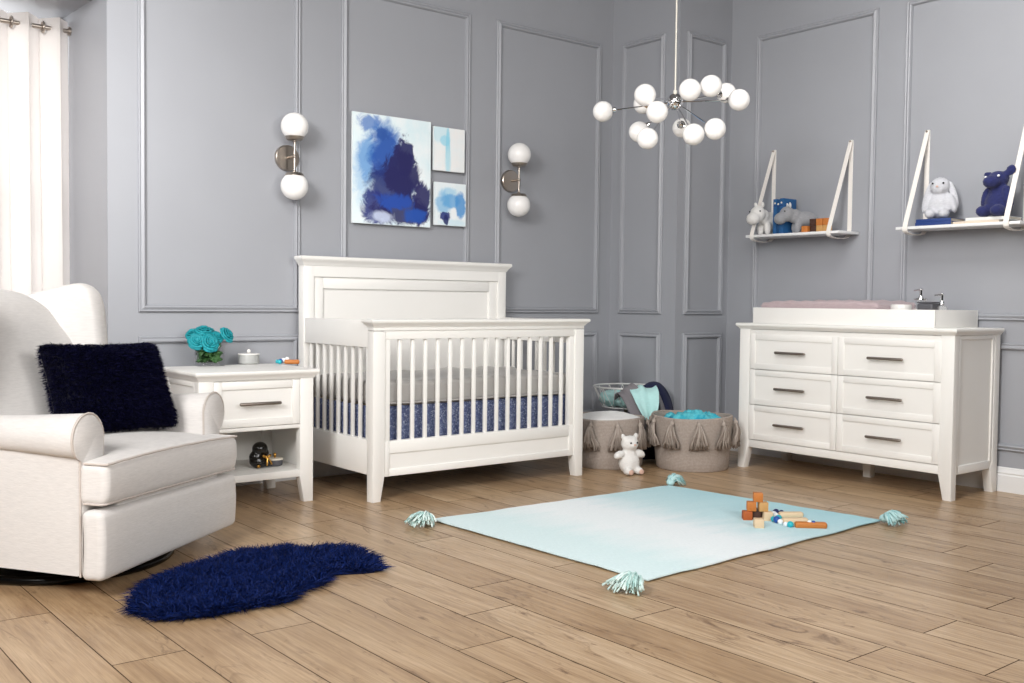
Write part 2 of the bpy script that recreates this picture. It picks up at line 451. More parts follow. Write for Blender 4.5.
def blob(name, parts, voxel, mat, parent=None, smooth=6, fuzz=0):
    """one continuous soft body grown over overlapping ellipsoids (centre, radii, rotation)"""
    mb = MB()
    for p in parts: mb.ell(p[0], p[1], p[2] if len(p) > 2 else (0, 0, 0), 20, 14)
    me = bpy.data.meshes.new('tmp'); mb.bm.to_mesh(me); mb.bm.free()
    o = bpy.data.objects.new('tmp', me); COL.objects.link(o)
    m = o.modifiers.new('r', 'REMESH'); m.mode = 'VOXEL'; m.voxel_size = voxel
    m = o.modifiers.new('s', 'SMOOTH'); m.iterations = smooth; m.factor = .5
    dg = bpy.context.evaluated_depsgraph_get(); dg.update()
    nm = bpy.data.meshes.new_from_object(o.evaluated_get(dg))
    bpy.data.objects.remove(o); bpy.data.meshes.remove(me)
    if fuzz:
        for v in nm.vertices:
            v.co += v.normal * fuzz * noise.noise(v.co * 140)
    nm.name = name; nm.materials.clear(); nm.materials.append(M[mat])
    nm.polygons.foreach_set('use_smooth', [True] * len(nm.polygons))
    q = bpy.data.objects.new(name, nm); COL.objects.link(q)
    if parent is not None: q.parent = parent
    return q

def framed(mb, x0, x1, z0, z1, yf, depth, l, r, tp, bt, rec=.008, bev=.0025):
    """board facing -y at yf with a raised frame round a recessed field"""
    mb.box(x0 + l * .5, x1 - r * .5, yf + rec, yf + depth, z0 + bt * .5, z1 - tp * .5, 0)
    mb.box(x0, x0 + l, yf, yf + depth, z0, z1, bev); mb.box(x1 - r, x1, yf, yf + depth, z0, z1, bev)
    mb.box(x0 + l, x1 - r, yf, yf + depth, z1 - tp, z1, bev); mb.box(x0 + l, x1 - r, yf, yf + depth, z0, z0 + bt, bev)
    return mb
def slope_leg(mb, x0, x1, xi, y0, y1, zt, inner, ztop=None):
    """post whose foot tapers on its inner side below zt; inner=+1 when the inner side is +x"""
    o, i_t, i_b = (x0, x1, x0 + xi) if inner > 0 else (x1, x0, x1 - xi)
    P = [(o, 0), (i_b, 0), (i_t, zt)]
    P += [(i_t, ztop), (o, ztop)] if ztop else [(o, zt)]
    mb.prism(P, 'y', y0, y1, .0025)
    return mb

# ------------------------------------------------------------------ room shell
XJ = -3.787
mb = MB(); seam = -4.288; W = .1965; G = .0017
joints = {-2: -1.68, -1: -2.25, 0: -1.90, 1: -2.237, 2: -1.75, 3: -2.70, 4: -1.25, 5: -2.228, 6: -2.79, 7: -3.40, 8: -3.68, 9: -3.40, 11: -3.394, 17: -2.78}
lay = mb.bm.faces.layers.float.new('plank')
for k in range(-16, 23):
    x0, x1 = seam + k * W + G, seam + (k + 1) * W - G
    if x0 > .02: break
    x1 = min(x1, .03)
    L = 1.21; j = joints.get(k, -rnd.uniform(0, L))
    while j > -7.0: j -= L
    while j < .8:
        y0, y1 = max(j, -7.0) + G, min(j + L, .8) - G
        if y1 > y0:
            vs, fs = mb.add([(x0, y0, 0), (x1, y0, 0), (x1, y1, 0), (x0, y1, 0)], [(0, 1, 2, 3)])
            fs[0][lay] = rnd.random()
        j += L
mb.add([(-7.5, -7, -.003), (.03, -7, -.003), (.03, .8, -.003), (-7.5, .8, -.003)], [(0, 1, 2, 3)])
mb.bm.faces.ensure_lookup_table()
gi = len(mb.bm.faces) - 1
fl = struct('floor', mb, 'oak', smooth=False)
fl.data.materials.append(M['gap']); fl.data.polygons[gi].material_index = 1

HC = 3.25
struct('wall_back', MB().box(XJ, .15, 0, .12, 0, HC, 0), 'wall', smooth=False)
struct('wall_alcove', MB().prism([(XJ - .0005, .0005), (XJ - .0005, .125), (XJ + .1, .125), (XJ + .1, .74), (XJ - .019, .74), (XJ - .019, .62)], 'z', 0, 2.383), 'wall', smooth=False)
struct('wall_right', MB().box(0, .12, -3.7, 0, 0, HC, 0), 'wall', smooth=False)
struct('wall_corner', MB().box(-.5, 0, -.5905, 0, 0, HC, 0), 'wall', smooth=False)
struct('wall_header', MB().box(-5.4, XJ, 0, .74, 2.383, HC, 0), 'wall', smooth=False)
struct('wall_left', MB().box(-5.52, -5.4, -.9, .74, 0, HC, 0), 'wall', smooth=False)
struct('wall_window', MB().box(-5.4, XJ - .019, .62, .74, 0, .42, 0).box(-5.4, -5.2, .62, .74, .42, 2.383, 0), 'jamb', smooth=False)
struct('ceiling', MB().box(-5.52, .12, -3.9, .12, HC, HC + .1, 0), 'ceil', smooth=False)
wn = struct('window_1', MB().box(-5.2, -5.15, .64, .70, .42, 2.38, .003).box(-3.835, XJ - .02, .64, .70, .42, 2.38, .003).box(-5.15, -3.835, .64, .70, .42, .47, .003)
            .box(-5.15, -3.835, .645, .695, 1.40, 1.44, .003).box(-4.53, -4.49, .645, .695, .47, 2.38, .003), 'trimwhite')
obj('pane', MB().box(-5.15, -3.835, .668, .672, .47, 2.38, 0), 'pane', wn)

# picture-frame mouldings
PROF = [(0, 0), (0, .010), (.005, .015), (.011, .012), (.017, .016), (.023, .020), (.029, .017), (.033, .009), (.035, 0)]  # (inward from outer edge, height)
TN = [0]
def moulding(a0, a1, z0, z1, place):
    """frame with mitred corners on a wall; place(a, z, h) -> point"""
    mb = MB(); TN[0] += 1
    lo, hi = min(a0, a1), max(a0, a1)
    rows = []
    for d, h in PROF:
        rows.append([mb.bm.verts.new(place(a, z, h)) for a, z in ((lo + d, z0 + d), (hi - d, z0 + d), (hi - d, z1 - d), (lo + d, z1 - d))])
    for A, B in zip(rows, rows[1:]):
        for k in range(4): mb.bm.faces.new((A[k], A[(k + 1) % 4], B[(k + 1) % 4], B[k]))
    o = struct('trim_%d' % TN[0], mb, 'wall', angle=25)
back = lambda a, z, h: (a, -h - .0005, z)
right = lambda a, z, h: (-h - .0005, a, z)
pil1 = lambda a, z, h: (-.5 - h - .0005, a, z)
pil2 = lambda a, z, h: (a, -.5905 - h - .0005, z)
ZB, ZT, ZL, ZLB = .8905, 2.66, .7722, .215
for a0, a1 in ((-3.6447, -2.7968), (-2.5508, -1.6882), (-1.4877, -.6173)):
    moulding(a0, a1, ZB, ZT, back); moulding(a0, a1, ZLB, ZL, back)
moulding(-.475, -.0963, ZB, ZT, pil1); moulding(-.475, -.0963, ZLB, ZL, pil1)
moulding(-.4338, -.0599, ZB, ZT, pil2); moulding(-.4338, -.0599, ZLB, ZL, pil2)
for a0, a1 in ((-1.651, -.8014), (-2.676, -1.8264), (-3.6, -2.85)):
    moulding(a0, a1, ZB, ZT, right); moulding(a0, a1, ZLB, ZL, right)
BP = [(0, 0), (.018, 0), (.018, .085), (.013, .092), (.016, .10), (.010, .112), (.006, .124), (0, .128)]
struct('baseboard_back', MB().prism([(-p, z) for p, z in BP], 'x', XJ, -.5), 'trimwhite', angle=30)
struct('baseboard_right', MB().prism([(-p, z) for p, z in BP], 'y', -3.7, -.5905 - .0), 'trimwhite', angle=30)
struct('baseboard_corner', MB().prism([(-.5 - p, z) for p, z in BP], 'y', -.5905 - .018, -.0).prism([(-.5905 - p, z) for p, z in BP], 'x', -.5, -.018), 'trimwhite', angle=30)

# ------------------------------------------------------------------ curtain and rod
mb = MB()
def cur(u, v):
    x = -5.05 + 1.232 * u + .006 * (1 - v)
    ph = 2 * math.pi * (x + 3.83) / .145
    amp = .045 + .012 * noise.noise(Vector((x * 3, v * 1.5, 0)))
    return (x + .018 * math.sin(2 * ph) * (1 - .4 * v) + (1 - v) * .014 * u, .52 + amp * math.sin(ph + .25 * math.sin(3 * v)), .03 + 2.315 * v)
mb.grid(cur, 200, 14)
ct = tag(obj('curtain', mb, 'curtain', angle=180), 'white sheer grommet curtain hanging in front of the bright window', 'curtain')
for k in range(16):
    x = -3.83 - .0725 * k - .03
    g = [(x + .004 * math.cos(a) * 0, .52 + .026 * math.cos(a), 2.294 + .026 * math.sin(a)) for a in [2 * math.pi * q / 20 for q in range(20)]]
    g = obj('grommet', MB().tube(g, .005, 6, closed=True), M['nickel'], ct); g['label'] = 'metal grommet ring'
rod = tag(obj('curtain_rod', MB().cyl((-5.39, .52, 2.294), (XJ - .016, .52, 2.294), .0115, seg=16).cyl((XJ - .026, .52, 2.294), (XJ - .016, .52, 2.294), .022, seg=16), 'nickel'),
          'brushed metal curtain rod carrying the white curtain under the soffit', 'curtain rod')

# ------------------------------------------------------------------ drawer pulls
def pull(mb, cx, yf, z, L=.2):
    mb.tube([(cx - L / 2, yf - .026, z), (cx - L / 2 + .004, yf - .026, z), (cx + L / 2 - .004, yf - .026, z), (cx + L / 2, yf - .026, z)], [.0060, .0078, .0078, .0060], 12)
    for sx in (-.27, .27): mb.cyl((cx + sx * L, yf - .024, z), (cx + sx * L, yf + .004, z), .0042, seg=10)
    return mb
def cap_top(mb, x0, x1, y0, y1, z1, th, over, cove, ovb=0):
    """furniture top: slab with an overhanging rounded nose and a smooth cove below"""
    prof = [(over - .007, z1), (over - .002, z1 - .002), (over, z1 - .006), (over, z1 - th + .005), (over - .003, z1 - th), (over * .62, z1 - th - cove * .25),
            (over * .34, z1 - th - cove * .55), (over * .20, z1 - th - cove * .85), (over * .10, z1 - th - cove)]
    rings = []
    for o, z in prof:
        ob = min(ovb, o) if ovb else 0
        rings.append([mb.bm.verts.new(p) for p in ((x0 - o, y0 - o, z), (x1 + o, y0 - o, z), (x1 + o, y1 + ob, z), (x0 - o, y1 + ob, z))])
    for A, B in zip(rings, rings[1:]):
        for k in range(4): mb.bm.faces.new((A[k], A[(k + 1) % 4], B[(k + 1) % 4], B[k]))
    mb.bm.faces.new(rings[0]); mb.bm.faces.new(rings[-1][::-1])
    return mb
# ------------------------------------------------------------------ crib
KW, KD, KH, KF = 1.347, .758, 1.187, .870
KX = -2.8213
crib = thing('crib', 'white wooden crib with panelled headboard and slatted sides against the grey wall', 'crib', (KX, -.0438, 0))
mb = MB()
mb.box(0, .058, -.06, 0, .431, 1.137, .0012); mb.box(KW - .058, KW, -.06, 0, .431, 1.137, .0012)
mb.box(.056, KW - .056, -.0599, -.004, 1.080, 1.137, 0); mb.box(.058, KW - .058, -.05, -.004, .16, .30, .002)
mb.box(.08, KW - .08, -.030, -.006, .28, 1.09, 0)
framed(mb, .058, KW - .058, .42, 1.081, -.049, .03, .060, .060, .064, .06, .012, .003)
hb = obj('headboard', mb, 'white', crib)
mb = MB(); cap_top(mb, 0, KW, -.06, 0, KH, .020, .026, .03)
obj('headboard_cap', mb, 'white', hb)
for x0, x1, s in ((0, .064, 1), (KW - .064, KW, -1)):
    mb = MB(); slope_leg(mb, x0, x1, .043, -.06, 0, .122, s, .43); obj('leg', mb, 'white', crib)
    # front posts with tapered feet
    mb = MB()
    slope_leg(mb, x0, x1, .043, -KD, -KD + .055, .118, s, .812)
    obj('leg', mb, 'white', crib)
# front rails
mb = MB(); mb.box(.064, KW - .064, -KD + .006, -KD + .045, .774, .835, .002); mb.box(0, KW, -KD, -KD + .055, .815, .846, .002)
fr = obj('front_rail', mb, 'white', crib)
mb = MB(); cap_top(mb, 0, KW, -KD, -KD + .055, KF, .018, .024, .020, .024); obj('rail_cap', mb, 'white', fr)
mb = MB(); framed(mb, .064, KW - .064, .117, .286, -KD + .006, .036, .032, .032, .06, .034, .007); obj('front_apron', mb, 'white', crib)
for xa in (.063, KW - .098): obj('front_stile', MB().box(xa, xa + .035, -KD + .009, -KD + .04, .28, .776, .002), 'white', crib)
slat0 = None
def slat(x, y, z0, z1, wx, wy):
    obj('slat', MB().box(x - wx / 2, x + wx / 2, y - wy / 2, y + wy / 2, z0, z1, .004), 'white', crib)
for i in range(15): slat(.161 + i * .0744, -KD + .026, .28, .772, .020, .016)
for sx in (0, 1):
    xo = .004 if sx == 0 else KW - .044
    for za, zb_ in ((.734, KF - .006), (.126, .293)): obj('side_rail', MB().box(xo, xo + .04, -KD + .055, -.06, za, zb_, .003), 'white', crib)
    for i in range(9): slat(xo + .02, -.67 + .0715 * i, .285, .74, .016, .020)
# mattress and skirt
mt = thing('mattress', 'grey sheeted quilted mattress lying inside the white crib', 'mattress', (KX, -.0438, 0))
def quilt(p):
    x, y, z = p
    w = .006 * noise.noise(Vector((x * 6, y * 6, z * 4))) + .004 * noise.noise(Vector((x * 16, y * 16, z * 9)))
    if z > .55: z += w * 1.5 + .004 * math.sin(x * 26) * math.sin(y * 22)
    if y < -.70: y += .016 * abs(math.sin(x * 42.2 + 1)) ** 3 + w * 1.6
    return (x, y, z)
obj('sheeted_body', MB().rbox(.055, KW - .055, -.700, -.07, .449, .57, .028, 44, quilt), 'sheet', mt)
pts = []
for k in range(60):
    f = k / 59; pts.append((.075 + (KW - .15) * f, -.707 + .003 * math.sin(f * 60), .462 + .002 * math.sin(f * 33)))
obj('hem', MB().tube(pts, .004, 6), 'sheet', mt)
mb = MB()
def skf(u, v):
    return (.055 + (KW - .11) * u, -.690 + .008 * math.sin(u * 70) * (1 - v), .15 + .297 * v)
mb.grid(skf, 150, 6, .004)
for xs in (.052, KW - .056): mb.grid(lambda u, v, xs=xs: (xs + .004 * math.sin(u * 50) * (1 - v), -.685 + .60 * u, .15 + .297 * v), 60, 4, .004)
sk = obj('crib_skirt', mb, 'skirt', loc=(KX, -.0438, 0), angle=180)
tag(sk, 'navy patterned crib skirt hanging below the grey mattress', 'crib skirt')

# ------------------------------------------------------------------ dresser (front faces -x in the room)
DW, DD, DH = 1.311, .4683, .8512
dr = thing('dresser', 'wide white six drawer dresser with pewter bar pulls along the grey wall', 'dresser', (-.505, -1.1048, 0), -math.pi / 2)
mb = MB()
mb.box(.012, DW - .012, .02, DD - .004, .172, .80, 0)
mb.box(.075, DW - .068, .006, .05, .785, .815, .001)
obj('carcass', mb, 'white', dr)
mb = MB(); cap_top(mb, 0, DW, 0, DD, DH, .018, .019, .016); obj('top', mb, 'white', dr)
mb = MB(); mb.box(.07, DW - .068, .004, .03, .126, .170, .0015); obj('apron', mb, 'white', dr)
for x0, x1, s in ((0, .073, 1), (DW - .069, DW, -1)):
    mb = MB(); slope_leg(mb, x0, x1, .042, 0, .05, .127, s, .818); obj('leg', mb, 'white', dr)
    mb = MB()
    # rear foot tapers on its front side
    xa, xb = (x0, x0 + .045) if s > 0 else (x1 - .045, x1)
    mb.prism([(DD, 0), (DD, .818), (DD - .055, .818), (DD - .055, .16), (DD - .075, .127), (DD - .04, 0)], 'x', xa, xb, .002); obj('leg', mb, 'white', dr)
    sd = MB(); framed(sd, .05, DD - .055, .126, .816, 0, .02, .02, .02, .02, .042, .008)
    mt_ = Matrix.Translation((DW - .002, 0, 0)) @ Matrix.Rotation(math.pi / 2, 4, 'Z') if s < 0 else Matrix.Translation((.002, DD - .005, 0)) @ Matrix.Rotation(-math.pi / 2, 4, 'Z')
    obj('side_panel', MB().merge(sd, mt_), 'white', dr)
mb = MB(); mb.prism([(.64, 0), (.685, 0), (.69, .127), (.635, .127)], 'y', .30, .345, .002); obj('leg', mb, 'white', dr)
for c, (x0, x1) in enumerate(((.0765, .6580), (.6615, 1.2435))):
    for r_, (z0, z1) in enumerate(((.585, .788), (.3785, .5815), (.1735, .3750))):
        mb = MB(); framed(mb, x0, x1, z0, z1, -.001, .02, .036, .036, .034, .034, .0045, .001)
        d = obj('drawer', mb, 'white', dr)
        obj('handle', pull(MB(), (.367, .952)[c], -.001, (z0 + z1) / 2), 'pull', d)
# changing tray and what stands in it: local frame of the dresser
def dloc(x, y, z): return (-.505 + y, -1.1048 - x, z)
ct_ = thing('changing_tray', 'white rectangular changing tray set on top of the white dresser', 'tray', dloc(0, 0, DH), -math.pi / 2)
tx0, tx1, ty0, ty1 = .058, 1.181, .042, .484
mb = MB()
mb.box(tx0, tx1, ty0, ty0 + .016, 0, .0905, .002); obj('front_board', mb, 'white', ct_)
mb = MB(); mb.box(tx0, tx1, ty1 - .016, ty1, 0, .0905, .002); obj('back_board', mb, 'white', ct_)
for xa in (tx0, tx1 - .016): obj('end_board', MB().box(xa, xa + .016, ty0 + .016, ty1 - .016, 0, .0905, .002), 'white', ct_)
obj('base_board', MB().box(tx0 + .016, tx1 - .016, ty0 + .016, ty1 - .016, 0, .012, 0), 'white', ct_)
pd = thing('changing_pad', 'pinkish grey contoured changing pad lying in the white tray', 'changing pad', dloc(0, 0, DH + .0125), -math.pi / 2)
def padf(p):
    x, y, z = p
    if z > .06:
        v = (y - .245) / .17
        z += .016 * (abs(v) ** 2.2) + .004 * math.sin(x * 60) * math.sin(y * 60) + .003 * noise.noise(Vector((x * 9, y * 9, 0))) - .014 * max(0, abs(x - .47) / .39) ** 6
    return (x, y, z)
obj('cover', MB().rbox(.085, .855, ty0 + .026, ty1 - .026, 0, .106, .025, 40, padf), 'pad', pd)
obj('piping', MB().tube([(.09 + .76 * f, ty0 + .0285, .088 + .002 * math.sin(30 * f)) for f in [k / 30 for k in range(31)]], .003, 6), 'pad', pd)
# white dish
mb = MB(); mb.lathe([(.028, 0), (.044, .02), (.052, .07), (.054, .098), (.050, .104), (.046, .095), (.042, .03), (.01, .012)], seg=32)
tag(obj('dish', mb, 'ceramicw', loc=dloc(.905, .20, DH + .0125)), 'small white dish standing at the end of the pink changing pad', 'dish')
mb = MB(); mb.rbox(-.044, .044, -.04, .04, 0, .112, .012, 12)
bx = thing('storage_box', 'charcoal grey box between the two soap dispensers in the tray', 'box', dloc(1.042, .23, DH + .0125), -math.pi / 2)
obj('body', mb, 'charcoal', bx); obj('lid', MB().rbox(-.045, .045, -.041, .041, .113, .120, .004, 10), 'charcoal', bx)
def dispenser(loc, label, wide, rz):
    t_ = thing('soap_dispenser', label, 'soap dispenser', loc, rz, 'soap dispensers in the changing tray')
    h = .122 if wide else .095; r = .034 if wide else .032
    obj('bottle', MB().lathe([(r * .9, 0), (r, .006), (r, h - .012), (r * .85, h), (r * .5, h + .005)], seg=28), 'glass', t_)
    obj('collar', MB().lathe([(.036 if wide else .014, h + .006), (.037 if wide else .016, h + .010), (.034 if wide else .015, h + .016), (.014, h + .02), (.012, h + .03)], seg=28), 'chrome', t_)
    p = obj('pump', MB().cyl((0, 0, h + .028), (0, 0, h + .062), .008, seg=14).ell((0, 0, h + .064), (.011, .011, .006)), 'chrome', t_)
    obj('spout', MB().tube([(0, 0, h + .06), (-.02, 0, h + .062), (-.042, 0, h + .058)], [.005, .0045, .004], 10), 'chrome', p)
    return t_
dispenser(dloc(.940, .335, DH + .0125), 'glass soap dispenser with wide chrome collar behind the charcoal box', True, -math.pi / 2)
dispenser(dloc(1.105, .25, DH + .0125), 'slim clear glass pump bottle at the tray end beside the charcoal box', False, -math.pi / 2)

# ------------------------------------------------------------------ nightstand
NW, ND, NH = .5588, .454, .6309
ns = thing('nightstand', 'white one drawer nightstand with an open shelf between armchair and crib', 'nightstand', (-3.5784, -.5760, 0), -.015)
mb = MB(); cap_top(mb, 0, NW, 0, ND, NH, .018, .022, .024); obj('top', mb, 'white', ns)
for x0, x1, s in ((0, .068, 1), (NW - .068, NW, -1)):
    mb = MB(); slope_leg(mb, x0, x1, .046, 0, .045, .123, s, .594); obj('leg', mb, 'white', ns)
    mb = MB(); slope_leg(mb, x0, x1, .046, ND - .045, ND, .123, s, .594); obj('leg', mb, 'white', ns)
    sd = MB(); framed(sd, .045, ND - .045, .12, .592, 0, .02, .03, .03, .03, .04, .008)
    mt_ = Matrix.Translation((NW - .002, 0, 0)) @ Matrix.Rotation(math.pi / 2, 4, 'Z') if s < 0 else Matrix.Translation((.002, ND, 0)) @ Matrix.Rotation(-math.pi / 2, 4, 'Z')
    obj('side_panel', MB().merge(sd, mt_), 'white', ns)
obj('back_panel', MB().box(.06, NW - .06, ND - .022, ND - .008, .12, .592, 0), 'white', ns)
obj('shelf', MB().box(.02, NW - .02, .004, ND - .01, .122, .155, .002), 'white', ns)
obj('rail', MB().box(.06, NW - .06, .004, .04, .354, .372, .0015).box(.02, NW - .02, .02, ND - .02, .356, .370, 0).box(.06, NW - .06, .006, .04, .584, .594, 0), 'white', ns)
mb = MB(); framed(mb, .0695, NW - .0695, .3745, .583, 0, .02, .038, .038, .036, .036, .007, .002)
mb.box(.09, NW - .09, .02, .3, .39, .57, 0)
d = obj('drawer', mb, 'white', ns); obj('handle', pull(MB(), .282, 0, .481), 'pull', d)

# ------------------------------------------------------------------ armchair (local x along its front, y towards its back)
AX, AY, AR = -4.315, -1.671, R(38.5)
ch = thing('armchair', 'cream linen wingback glider armchair with rolled arms on a black swivel base', 'armchair', (AX, AY, 0), AR)
CWD = .856
# swivel base
ring = [(.43 + .345 * math.cos(a), .44 + .345 * math.sin(a), .016) for a in [2 * math.pi * k / 48 for k in range(48)]]
sb = obj('swivel_base', MB().tube(ring, .015, 10, closed=True).lathe([(.33, .012), (.32, .02), (.09, .024), (.07, .075)], (.43, .44, 0), 40), 'black', ch)
# lower body
def taper(p):      # the body narrows a little towards the back
    x, y, z = p
    k = .10 * max(0, y - .08) / .8
    return (.428 + (x - .428) * (1 - k * 1.9), y, z)
mb = MB(); mb.rbox(-.026, CWD - .008, .000, .080, .066, .288, .022, 16, lambda p: (p.x, p.y - .006 * math.sin(math.pi * max(0, min(1, (p.z - .07) / .22))), p.z - (.018 * p.x / .856 if p.z > .2 else 0)))
mb.rbox(.10, CWD - .10, .03, .2, .25, .33, .01, 8)
obj('front_panel', mb, 'linen', ch, angle=180)
mb = MB(); mb.rbox(.10, CWD - .10, .08, .84, .085, .36, .02, 12, taper); obj('seat_frame', mb, 'linen', ch, angle=180)
def arm(sx):
    X = (lambda x: x) if sx < 0 else (lambda x: CWD - x)
    a = obj('arm', _arm(X, sx), 'linen', ch, angle=50)
    out = arm_outline(); c = [taper((X(x), .088, z)) for x, z in out]
    obj('piping', MB().tube(c, .0042, 6, closed=True), 'piping', a)
def arm_outline():
    pts = []
    cx, cz, r = .030, .508, .080
    for k in range(0, 15):       # over the roll from the inner to the outer side
        a = R(-8 + k * (223 / 14)); pts.append((cx + r * math.cos(a), cz + r * 1.02 * math.sin(a)))
    pts += [(-.012, .449), (-.010, .438), (-.010, .30), (-.010, .18), (-.010, .076), (.055, .074), (.10, .076), (.10, .25), (.104, .40), (.107, .46)]
    return pts
def _arm(X, sx):
    mb = MB(); out = arm_outline(); ys = [.082, .086, .10, .2, .35, .5, .65, .80, .86]
    ins = [.012, .004, 0, 0, 0, 0, 0, 0, 0]
    cx, cz = .045, .36
    rings = []
    for y, i in zip(ys, ins):
        ring_ = []
        for x, z in out:
            dx, dz = x - cx, z - cz; L = math.hypot(dx, dz)
            k = 1 - min(.26, max(0, y - .09) * .75); top = max(0, min(1, (z - .43) / .02))
            x1 = .030 + (x - .030) * (1 + (k - 1) * top); z1 = .500 + (z - .500) * k if z > .44 else z
            q = taper((X(x1 - dx / L * i), y, z1 - dz / L * i))
            ring_.append(mb.bm.verts.new(q))
        rings.append(ring_)
    n = len(out)
    for A, B in zip(rings, rings[1:]):
        for k in range(n): mb.bm.faces.new((A[k], A[(k + 1) % n], B[(k + 1) % n], B[k]))
    mb.bm.faces.new(rings[0]); mb.bm.faces.new(rings[-1][::-1])
    return mb
arm(-1); arm(1)
# T cushion
def dome(p):
    x, y, z = p
    f = max(0, 1 - ((x - .428) / .44) ** 2) * max(0, math.sin(math.pi * min(1, (y + .06) / .60)))
    t_ = (z - .315) / .145
    z += .040 * f * max(0, t_) - .014 - .018 * x / .856
    if y < .05: y -= .010 * math.sin(math.pi * max(0, min(1, t_)))
    return (x, y, z + .0012 * noise.noise(Vector((x * 20, y * 20, z * 20))))
mb = MB(); mb.rbox(-.012, CWD - .006, .0, .098, .316, .452, .026, 22, dome); mb.rbox(.118, CWD - .118, .02, .60, .316, .452, .026, 26, dome)
sc_ = obj('seat_cushion', mb, 'linen', ch, angle=180)
for z in (.448, .322):
    pts = []
    for k in range(8): pts.append((-.008, .075 - .06 * k / 7, z))
    for k in range(30): pts.append((.000 + (CWD - .018) * k / 29, -.001 if z > .4 else .007, z))
    for k in range(8): pts.append((CWD - .012, .02 + .06 * k / 7, z))
    pts = [dome(Vector(p)) for p in pts]
    obj('piping', MB().tube(pts, .0042, 6), 'piping', sc_)
# reclined back and wings
def lean(p):
    x, y, z = p
    t_ = max(0, z - .42)
    y += .47 * t_
    z2 = z
    if z > .80:     # arched top
        z2 = z - .09 * max(0, (abs(x - .425) / .30) ** 3.0) * (z - .80) / .18
    if y < .9: y -= .028 * math.sin(math.pi * min(1, max(0, (x - .10) / .65))) * math.sin(math.pi * min(1, max(0, t_ / .6)))
    return (x, y, z2)
mb = MB(); mb.rbox(.095, CWD - .095, .46, .64, .40, .985, .055, 24, lean); obj('back_cushion', mb, 'linen', ch, angle=180)
mb = MB(); mb.rbox(.11, CWD - .11, .60, .72, .30, .955, .04, 16, lambda p: (p.x, p.y + .47 * max(0, p.z - .42), p.z)); obj('back_shell', mb, 'linen', ch, angle=180)
WOUT = [(.50, .50), (.512, .60), (.526, .72), (.536, .85), (.545, .935), (.562, .985), (.59, 1.010), (.62, 1.016), (.67, 1.004), (.74, .985), (.84, .955), (.90, .90), (.86, .70), (.80, .50)]
for s in (-1, 1):
    mb = MB(); xs = [.700, .708, .728, .755, .780, .792, .796]; ins = [.03, .010, 0, 0, .004, .016, .035]
    cy, cz = .65, .75; rings = []
    for x, i in zip(xs, ins):
        ring_ = []
        for j, (y, z) in enumerate(WOUT):
            dy, dz = y - cy, z - cz; L = math.hypot(dy, dz)
            xx = x + .03 - .13 * max(0, y - .5) / .4     # wings open towards the front
            yy, zz = y - dy / L * i, z - dz / L * i
            if s < 0: xx = CWD - xx
            ring_.append(mb.bm.verts.new((xx, yy, zz)))
        rings.append(ring_)
    n = len(WOUT)
    for A, B in zip(rings, rings[1:]):
        for k in range(n): mb.bm.faces.new((A[k], A[(k + 1) % n], B[(k + 1) % n], B[k]))
    mb.bm.faces.new(rings[0]); mb.bm.faces.new(rings[-1][::-1])
    w = obj('wing', mb, 'linen', ch, angle=70)
    m = w.modifiers.new('soft', 'SUBSURF'); m.levels = 2; m.render_levels = 2
    w.data.polygons.foreach_set('use_smooth', [True] * len(w.data.polygons))

# fur cushion leaning in the chair (corners in the chair's frame)
def cw(x, y, z):
    v = Matrix.Rotation(AR, 3, 'Z') @ Vector((x, y, z)); return Vector((AX + v.x, AY + v.y, z))
PC = [cw(.300, .40, .462), cw(.722, .185, .462), cw(.705, .275, .786), cw(.318, .495, .792)]   # BL BR TR TL
cp = sum(PC, Vector()) / 4; nrm = (PC[1] - PC[0]).cross(PC[3] - PC[0]).normalized()
pl = thing('throw_pillow', 'dark navy fur throw pillow leaning in the cream armchair', 'pillow', tuple((PC[0] + PC[1]) / 2))
po = Vector(pl.location)
def pil(u, v, sd):
    # edges pulled in between the corners, puffed middle
    uu = u + .0; ed = .06
    cu, cv = 2 * u - 1, 2 * v - 1
    u2 = .5 + .5 * cu * (1 - ed * (1 - cv * cv)); v2 = .5 + .5 * cv * (1 - ed * (1 - cu * cu))
    rc = .022 * max(0, abs(cu) * abs(cv) - .72) / .28
    u2 -= rc * (1 if cu > 0 else -1); v2 -= rc * (1 if cv > 0 else -1); v2 += .010 * noise.noise(Vector((u * 5, v * 5, 0)))
    p = (PC[0] * (1 - u2) + PC[1] * u2) * (1 - v2) + (PC[3] * (1 - u2) + PC[2] * u2) * v2
    h = .088 * (max(0, (1 - cu ** 4) * (1 - cv ** 4))) ** .6
    return p + nrm * h * sd - po
mb = MB(); roots = []
for sd in (1, -1): mb.grid(lambda u, v: pil(u, v, sd), 24, 24)
lay = mb.bm.verts.layers.float.new('tone')
for v in mb.bm.verts: v[lay] = .1
for k in range(26000):
    u, v = rnd.random(), rnd.random(); sd = 1 if k % 4 else -1
    p = pil(u, v, sd); n_ = (nrm * sd * .8 + (p + po - cp).normalized() * (.6 if max(abs(2 * u - 1), abs(2 * v - 1)) > .85 else .2) + Vector((0, 0, -.25))).normalized()
    roots.append((p, n_))
mb.blades(roots, .015, .0017, .5, droop=.15)
obj('fur_cover', mb, 'furpillow', pl, angle=180, recalc=False)

